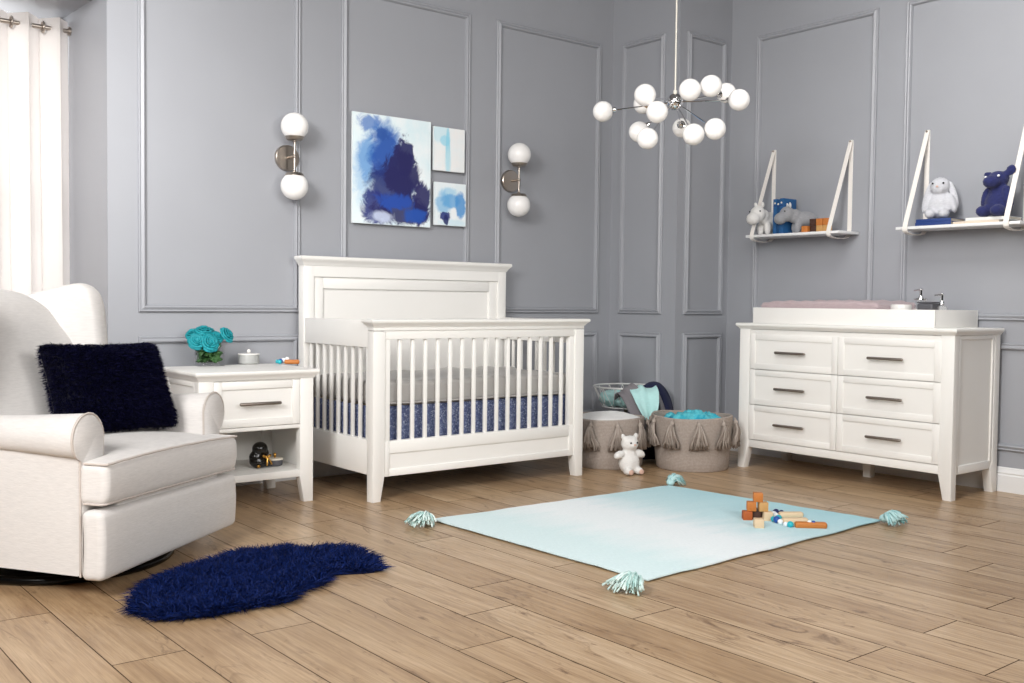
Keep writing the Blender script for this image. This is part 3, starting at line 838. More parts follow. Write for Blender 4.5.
# ------------------------------------------------------------------ sheepskin rug
OUT = [(-4.325, -1.90), (-4.27, -1.75), (-4.16, -1.60), (-4.02, -1.51), (-3.87, -1.43), (-3.74, -1.385), (-3.66, -1.40), (-3.56, -1.405), (-3.51, -1.49), (-3.44, -1.50), (-3.375, -1.54),
       (-3.36, -1.63), (-3.375, -1.74), (-3.44, -1.93), (-3.50, -1.91), (-3.57, -1.875), (-3.63, -1.885), (-3.70, -1.975), (-3.77, -1.985), (-3.83, -2.02), (-3.87, -2.085), (-3.93, -2.085), (-4.02, -2.07), (-4.12, -2.08), (-4.22, -2.055), (-4.29, -2.02)]
def inside(x, y, P):
    c = False; j = len(P) - 1
    for i in range(len(P)):
        if (P[i][1] > y) != (P[j][1] > y) and x < (P[j][0] - P[i][0]) * (y - P[i][1]) / (P[j][1] - P[i][1]) + P[i][0]: c = not c
        j = i
    return c
FC = (-3.86, -1.75)
sh = tag(None or (lambda o: o)(bpy.data.objects.new('sheepskin_rug', None)), 'fluffy navy blue sheepskin rug on the oak floor in front of the armchair', 'rug')
COL.objects.link(sh); sh.location = (FC[0] + .012, FC[1] + .040, 0)
mb = MB()
sc = .965
P2 = [((x - FC[0]) * sc, (y - FC[1]) * sc) for x, y in OUT]
mb.prism([(x * .95, y * .95) for x, y in P2], 'z', .001, .008)
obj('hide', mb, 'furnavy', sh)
mb = MB(); roots = []
while len(roots) < 26000:
    x, y = rnd.uniform(-4.35, -3.34), rnd.uniform(-2.1, -1.36)
    if inside(x, y, OUT):
        # fur at the rim leans outwards
        x2, y2 = FC[0] + (x - FC[0]) * sc, FC[1] + (y - FC[1]) * sc
        e = not inside(x + (x - FC[0]) * .12, y + (y - FC[1]) * .12, OUT)
        ox, oy = (x - FC[0]), (y - FC[1]); L = math.hypot(ox, oy) + 1e-6
        cl = noise.noise(Vector((x * 14, y * 14, 0))); cm = noise.noise(Vector((x * 14, y * 14, 5)))
        n_ = Vector((cl * .7 + (ox / L * .9 if e else 0), cm * .7 + (oy / L * .9 if e else 0), 1)).normalized()
        roots.append(((x2 - FC[0], y2 - FC[1], .006), n_))
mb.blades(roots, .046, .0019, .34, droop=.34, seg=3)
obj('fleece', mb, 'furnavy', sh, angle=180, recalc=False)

# ------------------------------------------------------------------ ombre rug with tassels
RC = [Vector((-2.821, -1.298, 0)), Vector((-1.352, -1.333, 0)), Vector((-1.221, -2.474, 0)), Vector((-2.777, -2.538, 0))]
RO = Vector((-2.02, -1.9, 0))
rg = thing('area_rug', 'pale aqua ombre cotton rug with corner tassels on the oak floor', 'rug', tuple(RO))
def rugf(u, v):
    p = (RC[0] * (1 - u) + RC[1] * u) * (1 - v) + (RC[3] * (1 - u) + RC[2] * u) * v
    e = min(u, 1 - u, v, 1 - v)
    wv = .005 * math.sin(u * 23) * math.exp(-e * 25) * math.sin(v * 19 + 1)
    p = p + Vector((wv * .4, wv * .8, 0)) - RO
    p.z = .0062 + .0010 * noise.noise(Vector((u * 7, v * 7, 0))) + .003 * max(0, noise.noise(Vector((u * 13, v * 13, 3)))) * math.exp(-e * 18)
    return p
mb = MB(); mb.grid(rugf, 70, 60, .0045); obj('woven_field', mb, 'rug', rg, angle=60)
for k, (c, pale) in enumerate(((0, True), (1, False), (2, False), (3, True))):
    cpt = RC[c] - RO;     d = Vector(((-.84, -.55, 0), (.93, .25, 0), (-.15, -.98, 0), (-.95, -.28, 0))[k]).normalized()
    sdv = Vector((-d.y, d.x, 0)); st = []; en = []
    hd = cpt + d * (.045, .02, .02, .075)[k] + Vector((0, 0, .022))
    for q in range(110):
        a = rnd.uniform(-1, 1) * .75; L = rnd.uniform(.06, .10) * (1.15, .9, .95, 1.25)[k]; el = rnd.random()
        st.append(hd + sdv * rnd.uniform(-.012, .012) + Vector((0, 0, rnd.uniform(-.006, .012))))
        e = hd + (d * math.cos(a) + sdv * math.sin(a)) * L; e.z = .004 + .05 * el * (1 - abs(a)) ** .5
        en.append(e)
    mb = MB(); mb.strands(st, en, .0036, sag=lambda f: (0, 0, .024 * math.sin(math.pi * f)))
    k0 = len(mb.bm.verts); mb.ell(tuple(hd), (.022, .022, .018)); lay = mb.bm.verts.layers.float.get('tone')
    mb.bm.verts.ensure_lookup_table()
    for v in mb.bm.verts[k0:]: v[lay] = .6
    obj('tassel', mb, 'rugtasselpale' if pale else 'rugtassel', rg, angle=180)

# ------------------------------------------------------------------ toy blocks
def block(mat, loc, rz, label, group, size=.040):
    t_ = MB(); t_.box(-size / 2, size / 2, -size / 2, size / 2, 0, size, .0025)
    h = size / 2
    for ax in range(4):       # a shallow carved ring on each side
        pts = [Matrix.Rotation(ax * math.pi / 2, 3, 'Z') @ Vector((h * .5 * math.cos(a), -h - .0002, h + h * .5 * math.sin(a))) for a in [2 * math.pi * q / 14 for q in range(14)]]
        t_.tube(pts, .0011, 4, closed=True)
    o = obj('toy_block', t_, mat, loc=loc, rot=(0, 0, rz)); return tag(o, label, 'toy block', group)
def raypt(u, v, dist):     # a point at the given distance along the view from the photographer's spot, used for measuring places
    return CAMO + RAY(u, v) * dist
zr = .0085
GB = 'wooden blocks stacked on the aqua rug'
d2r = Vector((.70, -.71, 0)); dfw = Vector((.71, .70, 0))
B0 = Vector((-1.672, -2.146, zr))
def bl(mat, a, b, lv, rz, label): block(mat, tuple(B0 + d2r * a + dfw * b + Vector((0, 0, lv * .0405))), rz, label, GB)
bl('blk_deep', -.043, .0, 0, -.70, 'rust orange wooden block at the outer corner of the bottom row on the rug')
bl('blk_dark', .0, .022, 0, -.76, 'dark walnut block in the middle of the bottom row, behind the lone pale block')
bl('blk_dark', .012, .066, 0, -.72, 'dark walnut block hidden behind the bottom row of the pyramid')
bl('blk_pale', .046, .0, 0, -.66, 'pale wooden block of the bottom row, beside the wooden rattles')
bl('blk_orange', -.024, .008, 1, -.80, 'orange wooden block in the second tier above the rust block')
bl('blk_tan', .026, .010, 1, -.68, 'tan wooden block in the second tier above the pale block')
bl('blk_orange', .004, .012, 2, -.78, 'orange wooden block at the very top of the pyramid')
block('blk_pale', (-1.790, -2.246, zr), -.74, 'lone pale wooden block lying in front of the block pyramid', GB)

def rattle(loc, rz, mat, beads, label, L=.11, r=.017, flat=.72, group='wooden baby toys'):
    t_ = thing('wooden_rattle', label, 'toy', loc, rz, group)
    mb = MB(); mb.rbox(0, L, -r, r, 0, r * 2 * flat, r * .55, 10); obj('handle', mb, mat, t_)
    for (x, y, z, rr, m) in beads: obj('bead', MB().ell((x, y, z), rr, seg=16, rings=10), m, t_)
    return t_
rattle((-1.540, -2.165, zr), -.60, 'blk_pale', [(-.020, .012, .013, .013, 'bead_white'), (-.004, .028, .016, .016, 'bead_navy'), (.022, .030, .014, .013, 'bead_navy'), (-.018, -.014, .012, .012, 'bead_white')],
       'pale wooden rattle with navy beads, furthest back on the rug')
rattle((-1.635, -2.250, zr), -.62, 'blk_pale', [(-.022, .0, .016, .016, 'bead_blue'), (-.006, .026, .016, .016, 'bead_teal'), (-.030, .022, .014, .012, 'bead_teal'), (-.014, -.024, .012, .012, 'bead_white')],
       'pale wooden rattle with blue and teal beads, in the middle of the toys', .115)
rattle((-1.665, -2.338, zr), -.75, 'blk_orange', [(-.018, .0, .014, .014, 'bead_teal'), (-.036, .010, .012, .011, 'bead_white'), (.062, .0, .026, .009, 'bead_white'), (.078, -.002, .026, .008, 'bead_blue')],
       'orange wooden toy with teal end beads, nearest the rug edge', .135, .017, .8)
rattle((-2.982, -.205, NH + .0005), -.55, 'blk_orange', [(-.020, .0, .014, .013, 'bead_blue'), (-.006, .020, .016, .014, 'bead_white'), (-.036, .012, .012, .010, 'bead_teal'), (.012, .012, .024, .012, 'bead_white'), (-.022, -.018, .012, .011, 'bead_teal')],
       'small orange wooden toy with coloured beads on the nightstand top', .075, .014, .8)

# ------------------------------------------------------------------ baskets
def rope_basket(loc, label, rb, rt, h, phase, n):
    b = thing('rope_basket', label, 'basket', loc, 0, 'tasselled rope baskets')
    def wob(p, a):
        k = .006 * math.sin(3 * a + 1) * p.z / h; q = Vector((p.x, p.y, 0)); q = q * (1 + k / max(.05, q.length))
        return Vector((q.x, q.y, p.z + .006 * math.sin(2 * a + phase) * (p.z / h) ** 2))
    prof = [(.02, 0), (rb * .96, 0), (rb, .012), (rb * 1.015, .06), (rb * 1.03, h * .4), (rt * .985, h * .75), (rt, h), (rt - .006, h + .006), (rt - .014, h), (rt - .02, h * .75), (rb - .012, h * .3), (rb - .016, .02), (.02, .014)]
    obj('body', MB().lathe(prof, seg=64, fn=wob), 'basket', b)
    for k in range(n):
        a = phase + 2 * math.pi * k / n; d = Vector((math.cos(a), math.sin(a), 0)); s_ = Vector((-d.y, d.x, 0))
        top = d * (rt + .012) + Vector((0, 0, h - .030)); st = []; en = []
        for q in range(80):
            w = rnd.uniform(-1, 1); f = rnd.uniform(0, 1)
            st.append(top + s_ * w * .010 + d * f * .008 + Vector((0, 0, -.004)))
            e = top + s_ * w * .056 + d * (f * .03 - .012) + Vector((0, 0, -rnd.uniform(.115, .145))); en.append(e)
        mb = MB(); mb.strands(st, en, .0042, sag=lambda f, d=d: tuple(d * .012 * math.sin(math.pi * min(1, f * 1.3)) + s_ * 0))
        k0 = len(mb.bm.verts); mb.ell(tuple(top), (.013, .013, .017)); mb.tube([top + Vector((0, 0, .012)), top - d * .008 + Vector((0, 0, .028))], .005, 6)
        lay = mb.bm.verts.layers.float.get('tone'); mb.bm.verts.ensure_lookup_table()
        for v in mb.bm.verts[k0:]: v[lay] = .75
        obj('tassel', mb, 'baskettassel', b, angle=180)
    return b
BR = Vector((-.742, -.960, 0)); BLc = Vector((-1.090, -.615, 0))
face = math.atan2(-4.95 + .96, -5.33 + .742)
rope_basket(tuple(BR), 'taupe rope basket with tassels holding the bright teal cloth beside the dresser', .212, .236, .305, face + .14, 10)
rope_basket(tuple(BLc), 'taupe rope basket with tassels holding the white cloth beside the crib', .200, .215, .285, face + .30, 9)
def crumple(loc, rad, z0, amp, mat, name, label, cat, scale=9, dome=.04, seedz=0., parent=None):
    mb = MB()
    def f(u, v):
        a = 2 * math.pi * u; rr = rad * v
        x, y = rr * math.cos(a), rr * math.sin(a)
        rid = abs(noise.noise(Vector((x * scale, y * scale, seedz)))) ; r2 = abs(noise.noise(Vector((x * scale * 2.2, y * scale * 2.2, seedz + 4))))
        return (x, y, z0 + dome * (1 - v * v) + amp * (1 - 1.9 * rid) * (1 - v ** 6) + amp * .4 * (1 - 2 * r2))
    mb.grid(f, 72, 22, .006)
    bmesh.ops.remove_doubles(mb.bm, verts=mb.bm.verts, dist=1e-5)
    return tag(obj(name, mb, mat, angle=180, loc=loc), label, cat)
crumple((BR.x, BR.y, 0), .205, .240, .044, 'teal', 'folded_cloth', 'crumpled bright teal muslin cloth filling the rope basket beside the dresser', 'cloth', 11, .035, 1.3)
crumple((BLc.x, BLc.y, 0), .186, .274, .008, 'whitecloth', 'folded_cloth', 'white cloth filling the rope basket beside the crib', 'cloth', 6, .030, 2.1)
# wire basket on a stem
WC = Vector((-.712, -.378, 0)); ef = Vector((.713, .70, 0)); er = Vector((.70, -.713, 0))
wb = thing('wire_basket', 'white wire basket on a stem standing in the corner behind the rope baskets', 'basket', tuple(WC))
def ringp(r, z, n=40): return [(r * math.cos(2 * math.pi * k / n), r * math.sin(2 * math.pi * k / n), z) for k in range(n)]
obj('rim', MB().tube(ringp(.205, .432), .0058, 8, closed=True), 'wire', wb)
obj('lower_ring', MB().tube(ringp(.150, .305), .0036, 8, closed=True), 'wire', wb)
N = 14
for k in range(N):
    a0, a1, a2 = 2 * math.pi * k / N, 2 * math.pi * (k + .5) / N, 2 * math.pi * (k + 1) / N
    obj('wire', MB().tube([(.205 * math.cos(a0), .205 * math.sin(a0), .432), (.150 * math.cos(a1), .150 * math.sin(a1), .305), (.205 * math.cos(a2), .205 * math.sin(a2), .432)], .0024, 6), 'wire', wb)
obj('base', MB().lathe([(.145, .300), (.145, .304), (.02, .304)], seg=32).tube(ringp(.12, .006), .005, 8, closed=True).cyl((0, 0, .004), (0, 0, .3), .012).cyl((-.12, 0, .006), (.12, 0, .006), .004).cyl((0, -.12, .006), (0, .12, .006), .004), 'wire', wb)
q = blob('muslin_bundle', [((-.06, .05, .358), (.09, .08, .05)), ((-.05, -.06, .352), (.08, .07, .045), (0, 0, .5)), ((.05, .02, .362), (.08, .09, .052)), ((.02, -.06, .372), (.07, .07, .045)), ((-.02, .0, .38), (.07, .08, .04))], .009, 'aquacloth', None, 4, .01)
q.location = WC + Vector((-.01, 0, 0)); tag(q, 'aqua muslin bundle seen inside the wire basket', 'cloth')
def drape(name, pts, widths, wdir, mat, label, fold=.012, thick=.008, freq=9., seed=0):
    pts = [Vector(p) for p in pts]; n = len(pts)
    def at(f):
        t_ = f * (n - 1); i = min(n - 2, int(t_)); t_ -= i
        P0, P1, P2, P3 = pts[max(0, i - 1)], pts[i], pts[i + 1], pts[min(n - 1, i + 2)]
        p = .5 * ((2 * P1) + (P2 - P0) * t_ + (2 * P0 - 5 * P1 + 4 * P2 - P3) * t_ ** 2 + (3 * P1 - P0 - 3 * P2 + P3) * t_ ** 3)
        w = widths[i] * (1 - t_) + widths[i + 1] * t_
        return p, w
    wd = Vector(wdir).normalized()
    def f(u, v):
        p, w = at(u); p2, _ = at(min(1, u + .02)); p1, _ = at(max(0, u - .02)); nn = (p2 - p1).cross(wd).normalized()
        c = v - .5
        return p + wd * w * c + nn * (fold * math.sin(freq * v * 2 + 2.2 * u + seed) + fold * .7 * noise.noise(Vector((u * 4, v * 6, seed)))) - nn * 0
    mb = MB(); mb.grid(f, 44, 26, thick)
    return tag(obj(name, mb, mat, angle=180), label, 'blanket', 'blankets over the wire basket')
def wp(a, b, z): return WC + er * a - ef * b + Vector((0, 0, z))
drape('blanket', [wp(.06, .09, .36), wp(.09, .10, .42), wp(.14, .105, .462), wp(.20, .11, .460), wp(.25, .115, .41), wp(.285, .12, .32), wp(.298, .12, .20), wp(.30, .12, .10)], [.13, .13, .14, .14, .13, .12, .12, .12], ef * 1 + er * .1, 'navycloth',
      'dark navy blanket draped over the back of the wire basket rim', .006, .056, 5, 1)
drape('blanket', [wp(-.04, .08, .37), wp(-.03, .15, .415), wp(-.005, .212, .438), wp(.035, .245, .40), wp(.075, .262, .33), wp(.115, .272, .26), wp(.145, .278, .19), wp(.16, .278, .13)], [.07, .10, .11, .12, .125, .13, .13, .13], er * .8 + Vector((0, 0, .6)), 'greycloth',
      'grey blanket hanging in a diagonal band down the front of the wire basket', .004, .012, 5, 2)
drape('blanket', [wp(.12, .10, .36), wp(.15, .14, .42), wp(.175, .18, .440), wp(.215, .21, .38), wp(.235, .22, .29), wp(.245, .225, .2)], [.06, .07, .07, .07, .07, .07], ef + er * .3, 'greycloth',
      'narrow grey blanket edge between the aqua muslin and the navy blanket', .004, .020, 4, 4)
drape('blanket', [wp(.09, .03, .37), wp(.092, .11, .425), wp(.10, .20, .448), wp(.115, .268, .42), wp(.130, .296, .36), wp(.142, .304, .30), wp(.15, .306, .25)], [.15, .16, .165, .165, .14, .10, .05], er, 'aquacloth',
      'pale aqua muslin blanket spilling over the front of the wire basket', .009, .007, 5, 3)
drape('blanket', [wp(.03, .10, .35), wp(.05, .17, .405), wp(.07, .222, .40), wp(.09, .235, .30), wp(.10, .24, .18), wp(.105, .24, .06), wp(.105, .24, .008)], [.05, .06, .08, .14, .22, .22, .22], er, 'navycloth',
      'dark navy sheet hanging to the floor in the gap between the rope baskets', .008, .010, 6, 6)  # dark sheet added to fill the gap between the two baskets

# white plush bear
be = thing('plush_bear', 'small white plush bear sitting on the floor in front of the baskets', 'soft toy', (-1.222, -.915, 0), math.atan2(-.70, -.55) + math.pi / 2 + R(28))
blob('body', [((0, 0, .062), (.062, .052, .062)), ((0, .004, .105), (.046, .040, .05)), ((0, -.004, .172), (.052, .044, .045)), ((0, -.03, .165), (.03, .025, .022)),
              ((-.043, 0, .212), (.015, .010, .019), (0, -.35, 0)), ((.043, 0, .212), (.015, .010, .019), (0, .35, 0)),
              ((-.072, -.006, .112), (.036, .022, .022), (0, -.35, 0)), ((.066, -.010, .112), (.036, .022, .022), (0, .5, 0)),
              ((-.035, -.042, .022), (.024, .032, .022)), ((.035, -.042, .022), (.024, .032, .022))], .0055, 'plush_white', be, 5, .002)
for x in (-.022, .022): obj('eye', MB().ell((x, -.047, .180), .0048), 'eye', be)
obj('nose', MB().ell((0, -.056, .169), (.008, .006, .006)), 'pinkfoot', be)
for x in (-.035, .035): obj('foot_pad', MB().ell((x, -.073, .020), (.016, .004, .015)), 'pinkfoot', be)

# ------------------------------------------------------------------ things on the nightstand
va = thing('glass_vase', 'square clear glass vase holding the teal roses on the nightstand', 'vase', (-3.355, -.150, NH + .0005), R(-12))
vs_ = .062; mb = MB()
for a, b, c, d in ((-vs_, vs_, -vs_, -vs_ + .005), (-vs_, vs_, vs_ - .005, vs_), (-vs_, -vs_ + .005, -vs_ + .005, vs_ - .005), (vs_ - .005, vs_, -vs_ + .005, vs_ - .005)): mb.box(a, b, c, d, .0, .098, .001)
mb.box(-vs_ + .005, vs_ - .005, -vs_ + .005, vs_ - .005, .0, .008, 0)
obj('glass_body', mb, 'glass', va)
def leafmesh(mb, base, tip, w, up=(0, 0, 1)):
    base, tip = Vector(base), Vector(tip); d = tip - base; s_ = d.cross(Vector(up)); s_ = (s_.normalized() if s_.length > 1e-5 else Vector((1, 0, 0))) * w
    mb.grid(lambda u, v: base + d * u + s_ * (v - .5) * 2 * math.sin(math.pi * min(1, u * .96 + .03)) ** .8 + Vector(up) * (.25 * w * math.cos((v - .5) * 3) + .02 * math.sin(3 * u)), 8, 4, .0008)
fo = MB()
for k in range(80):
    a = rnd.uniform(0, 6.28); r0 = rnd.uniform(0, .045); x, y = r0 * math.cos(a), r0 * math.sin(a); a2 = rnd.uniform(math.pi * .75, math.pi * 1.85)
    z = rnd.uniform(.012, .080); L = rnd.uniform(.035, .06)
    tx, ty = max(-.053, min(.03, x + L * math.cos(a2))), max(-.052, min(.035, y + L * math.sin(a2)))
    leafmesh(fo, (x, y, z), (tx, ty, max(.012, min(.100, z + rnd.uniform(-.04, .03)))), rnd.uniform(.016, .026), (math.cos(a2) * .5, math.sin(a2) * .5, .8))
fo = obj('rose_foliage', fo, 'leaf', loc=(-3.355, -.150, NH + .001), rot=(0, 0, R(-12)), angle=180); tag(fo, 'dark green rose leaves packed inside the square glass vase', 'leaves', kind='stuff')
def rose(loc, r, tilt, label, stem):
    t_ = thing('rose', label, 'flower', loc, 0, 'teal roses in the glass vase')
    mb = MB(); mt3 = Euler(tilt).to_matrix()
    rg_ = random.Random(int(loc[0] * 1e5) ^ int(loc[2] * 1e5))
    mb.ell(tuple(mt3 @ Vector((0, 0, r * .05))), (r * .28, r * .28, r * .42))
    for ring_, (n, rad, tilt_, h) in enumerate(((3, .22, .12, .50), (4, .42, .35, .46), (5, .66, .65, .36), (6, .92, 1.0, .20), (6, 1.05, 1.35, .0))):
        for k in range(n):
            a = 2 * math.pi * (k + .5 * (ring_ % 2)) / n + rg_.uniform(-.15, .15); wa = 2 * math.pi / n * .72
            def f(u, v, a=a, wa=wa, rad=rad, tilt_=tilt_, h=h):
                th = a + (u - .5) * 2 * wa * (.55 + .45 * math.sin(math.pi * min(1, v * .85 + .12)))
                rr = rad * r * (.30 + .70 * v ** .8 * (1 - .10 * (2 * u - 1) ** 2)) + .10 * r * v ** 4
                zz = r * (-.45 + (h + .45) * math.sin(v * 1.55) - .16 * tilt_ * v ** 5 - .10 * (2 * u - 1) ** 2 * v)
                return mt3 @ Vector((rr * math.cos(th), rr * math.sin(th), zz))
            mb.grid(f, 8, 6, .0012)
    obj('bloom', mb, 'rose', t_, angle=180)
    s_ = Vector(stem) - Vector(loc)
    obj('stem', MB().tube([mt3 @ Vector((0, 0, -r * .4)), s_ * .5 + Vector((0, 0, -.01)), s_], .0028, 6), 'leaf', t_)
vb = Vector((-3.355, -.150, NH))
RS = [((-3.425, -.180, .755), .041, (.9, -.5, 0), 'large teal rose low at the armchair side of the vase'),
      ((-3.372, -.205, .748), .044, (1.1, 0, 0), 'large teal rose facing the room at the front of the bouquet'),
      ((-3.378, -.145, .806), .038, (.35, 0, 0), 'teal rose at the very top of the bouquet'),
      ((-3.428, -.120, .790), .033, (.3, -.6, 0), 'small teal rose high at the back, armchair side of the bouquet'),
      ((-3.270, -.175, .784), .039, (.75, .75, 0), 'teal rose at the crib end of the bouquet'),
      ((-3.325, -.175, .775), .032, (.8, .2, 0), 'teal rose tucked between the front rose and the crib end rose'),
      ((-3.335, -.115, .800), .032, (.2, .4, 0), 'teal rose behind the crib end rose near the wall')]
for k, (p, r, tl_, lb) in enumerate(RS):
    a = 2 * math.pi * k / 7
    rose(p, r, tl_, lb, vb + Vector((.022 * math.cos(a), .022 * math.sin(a), .035)))
jr = thing('trinket_jar', 'round grey lidded trinket jar on the nightstand top behind the wooden toy', 'jar', (-3.128, -.105, NH + .0005))
obj('body', MB().lathe([(.045, 0), (.051, .004), (.052, .04), (.050, .045)], seg=36), 'ceramic', jr)
l_ = obj('lid', MB().lathe([(.054, .0455), (.055, .048), (.053, .052), (.012, .055)], seg=36), 'ceramicw', jr)
obj('knob', MB().ell((0, 0, .064), (.010, .010, .010)), 'ceramicw', l_)
# shelf ornaments
fg = thing('figurine', 'small glossy black figurine with gold details on the nightstand shelf', 'figurine', (-3.215, -.415, .1555), .2)
blob('body', [((0, 0, .030), (.052, .040, .032)), ((-.012, .002, .05), (.040, .034, .035)), ((0, -.004, .090), (.038, .036, .034)), ((.022, -.014, .070), (.02, .018, .02)), ((.03, -.025, .022), (.02, .022, .018))], .004, 'figblack', fg, 5)
obj('gold_bow', MB().ell((.012, -.042, .052), (.010, .007, .009)).ell((.028, -.040, .056), (.012, .006, .007), (0, -.5, 0)).ell((-.002, -.042, .057), (.012, .006, .007), (0, .5, 0)).tube([(.012, -.044, .05), (.008, -.05, .03), (.006, -.05, .012)], .004, 8)
    .tube([(.016, -.044, .05), (.03, -.046, .032), (.036, -.05, .016)], .004, 8), 'gold', fg)
obj('gold_paw', MB().ell((-.030, -.036, .012), (.009, .007, .008)), 'gold', fg)
cd = thing('trinket_dish', 'small dark round box with a pale lid beside the black figurine', 'dish', (-3.130, -.405, .1555))
obj('body', MB().lathe([(.030, 0), (.036, .004), (.038, .026), (.036, .029)], seg=30), 'charcoal', cd)
l_ = obj('lid', MB().lathe([(.039, .0295), (.040, .032), (.038, .037), (.008, .039)], seg=30), 'page', cd)
obj('knob', MB().cyl((0, 0, .037), (0, 0, .052), .006).ell((0, 0, .054), .008), 'gold', l_)

# ------------------------------------------------------------------ wall shelves
def shelf(y0, y1, ys, label):
    z = 1.372
    t_ = thing('wall_shelf', label, 'shelf', (0, (y0 + y1) / 2, z), 0, 'strap hung wall shelves'); oy = (y0 + y1) / 2
    obj('board', MB().box(-.205, -.004, y1 - oy, y0 - oy, 0, .016, .002), 'trimwhite', t_)
    for yc in ys:
        yc -= oy; w = .0135
        path = [(-.004, .555), (-.012, .53), (-.202, .04), (-.2105, .012), (-.2095, -.006), (-.200, -.014), (-.15, -.022), (-.08, -.022), (-.030, -.014), (-.010, .0), (-.003, .03), (-.003, .555)]
        mb = MB(); mb.grid(lambda u, v: (lambda t2, i: (path[i][0] * (1 - t2) + path[i + 1][0] * t2, yc + (v - .5) * 2 * w, path[i][1] * (1 - t2) + path[i + 1][1] * t2))(u * 11 - min(10, int(u * 11 + 1e-6)), min(10, int(u * 11 + 1e-6))), 44, 2, .003)
        s_ = obj('strap', mb, 'strap', t_, angle=50)
        obj('screw', MB().cyl((-.010, yc, .548), (-.022, yc, .548), .005, seg=10), 'nickel', s_)
shelf(-.893, -1.557, (-.945, -1.490), 'white wall shelf hung on straps nearer the corner, holding plush animals and blocks')
shelf(-1.906, -2.575, (-1.965, -2.508), 'white wall shelf hung on straps nearer the camera, holding the plush rabbit')
ZS = 1.3885
def animal(loc, rz, mat, label, s=1.0):
    t_ = thing('plush_hippo', label, 'soft toy', loc, rz, 'plush animals on the corner shelf')
    P = [((0, .055, .095), (.052, .085, .055)), ((0, -.02, .115), (.042, .05, .05)), ((0, -.075, .130), (.052, .050, .054)), ((0, -.120, .098), (.046, .046, .041), (.5, 0, 0))]
    for x in (-.03, .03):
        for y in (-.005, .11): P.append(((x, y, .038), (.024, .026, .045)))
    P.append(((0, .14, .10), (.010, .014, .02)))
    P = [(tuple(q * s for q in a[0]), tuple(q * s for q in a[1]), *a[2:]) for a in P]
    blob('body', P, .0055 * s, mat, t_, 5, .0015)
    for x in (-.028, .028):
        obj('ear', MB().ell((x * s, -.062 * s, .190 * s), (.013 * s, .008 * s, .020 * s), (.2, x * 8, 0)), 'plush_white', t_)
        obj('eye', MB().ell((x * 1.55 * s, -.104 * s, .146 * s), .005 * s), 'eye', t_)
animal((-.105, -.962, ZS + .007), R(-92), 'plush_white', 'white plush animal standing at the corner end of the shelf', .93)
animal((-.105, -1.200, ZS + .006), R(-126), 'plush_grey', 'grey plush animal standing in front of the upright blue books', .86)
def book(name_mat, dims, loc, rot, label, group, spine=True):
    """dims: width (spine to fore edge), height, thickness; lying flat, spine at -x"""
    w, h, th = dims
    t_ = thing('book', label, 'book', loc, 0, group); t_.rotation_euler = rot
    c = .0022
    mb = MB(); mb.box(0, w, 0, h, 0, c, .0006); mb.box(0, w, 0, h, th - c, th, .0006)
    mb.box(-.002, c, 0, h, 0, th, .0015)
    obj('cover', mb, name_mat, t_)
    obj('pages', MB().box(c, w - .005, .004, h - .004, c, th - c, 0), 'page', t_)
    if spine:
        obj('spine_band', MB().box(-.0028, -.001, h * .79, h * .82, .001, th - .001, 0), 'navybook', t_)
        obj('spine_emblem', MB().ell((-.002, h * .88, th / 2), (.0012, .006, .006)), 'page', t_)
    return t_
GBk = 'blue books standing on the corner shelf'
# upright: book x -> wall (+X), y -> up, z -> -Y(world)
up = Euler((math.pi / 2, 0, 0))
def upright(mat, y, th, h, label): 
    book(mat, (.13, h, th), (-.165, y, ZS), up, label, GBk)   # rotates thickness along -Y
upright('bluebook', -1.068, .026, .212, 'upright blue book nearest the white plush animal')
upright('tealbook', -1.0955, .018, .205, 'middle one of the upright blue books on the corner shelf')
upright('bluebook', -1.115, .026, .214, 'upright blue book behind the grey plush head with its cover showing')
GS = 'wooden blocks on the corner shelf'
def sblk(mat, y, lv, lb, x=-.12): block(mat, (x, y, ZS + .0405 * lv), R(4), lb, GS)
sblk('blk_orange', -1.288, 0, 'orange block alone at the plush animal end of the shelf block wall', -.14)
sblk('blk_dark', -1.334, 0, 'dark walnut block low in the shelf block wall'); sblk('blk_dark', -1.330, 1, 'dark walnut block stacked on the other walnut block on the shelf')
sblk('blk_tan', -1.377, 0, 'tan block low in the middle of the shelf block wall'); sblk('blk_orange', -1.375, 1, 'orange block stacked on the tan block in the middle of the shelf wall')
sblk('blk_tan', -1.421, 0, 'tan block low beside the shelf strap'); sblk('blk_orange', -1.420, 1, 'orange block stacked at the top beside the shelf strap')
# second shelf: flat books (lying: spine towards the room)
GF = 'flat books under the plush toys'
book('navybook', (.15, .200, .018), (-.178, -2.205, ZS), (0, 0, 0), 'navy book at the bottom of the pair under the grey rabbit', GF, False)
book('navybook', (.148, .196, .018), (-.176, -2.204, ZS + .0184), (0, 0, 0), 'navy book on top of the pair under the grey rabbit', GF, False)
book('beigebook', (.15, .24, .013), (-.176, -2.455, ZS), (0, 0, 0), 'beige book lying flat under the white book', GF, False)
book('whitebook', (.15, .22, .016), (-.172, -2.500, ZS + .0134), (0, 0, 0), 'white book lying flat under the navy plush animal', GF, False)
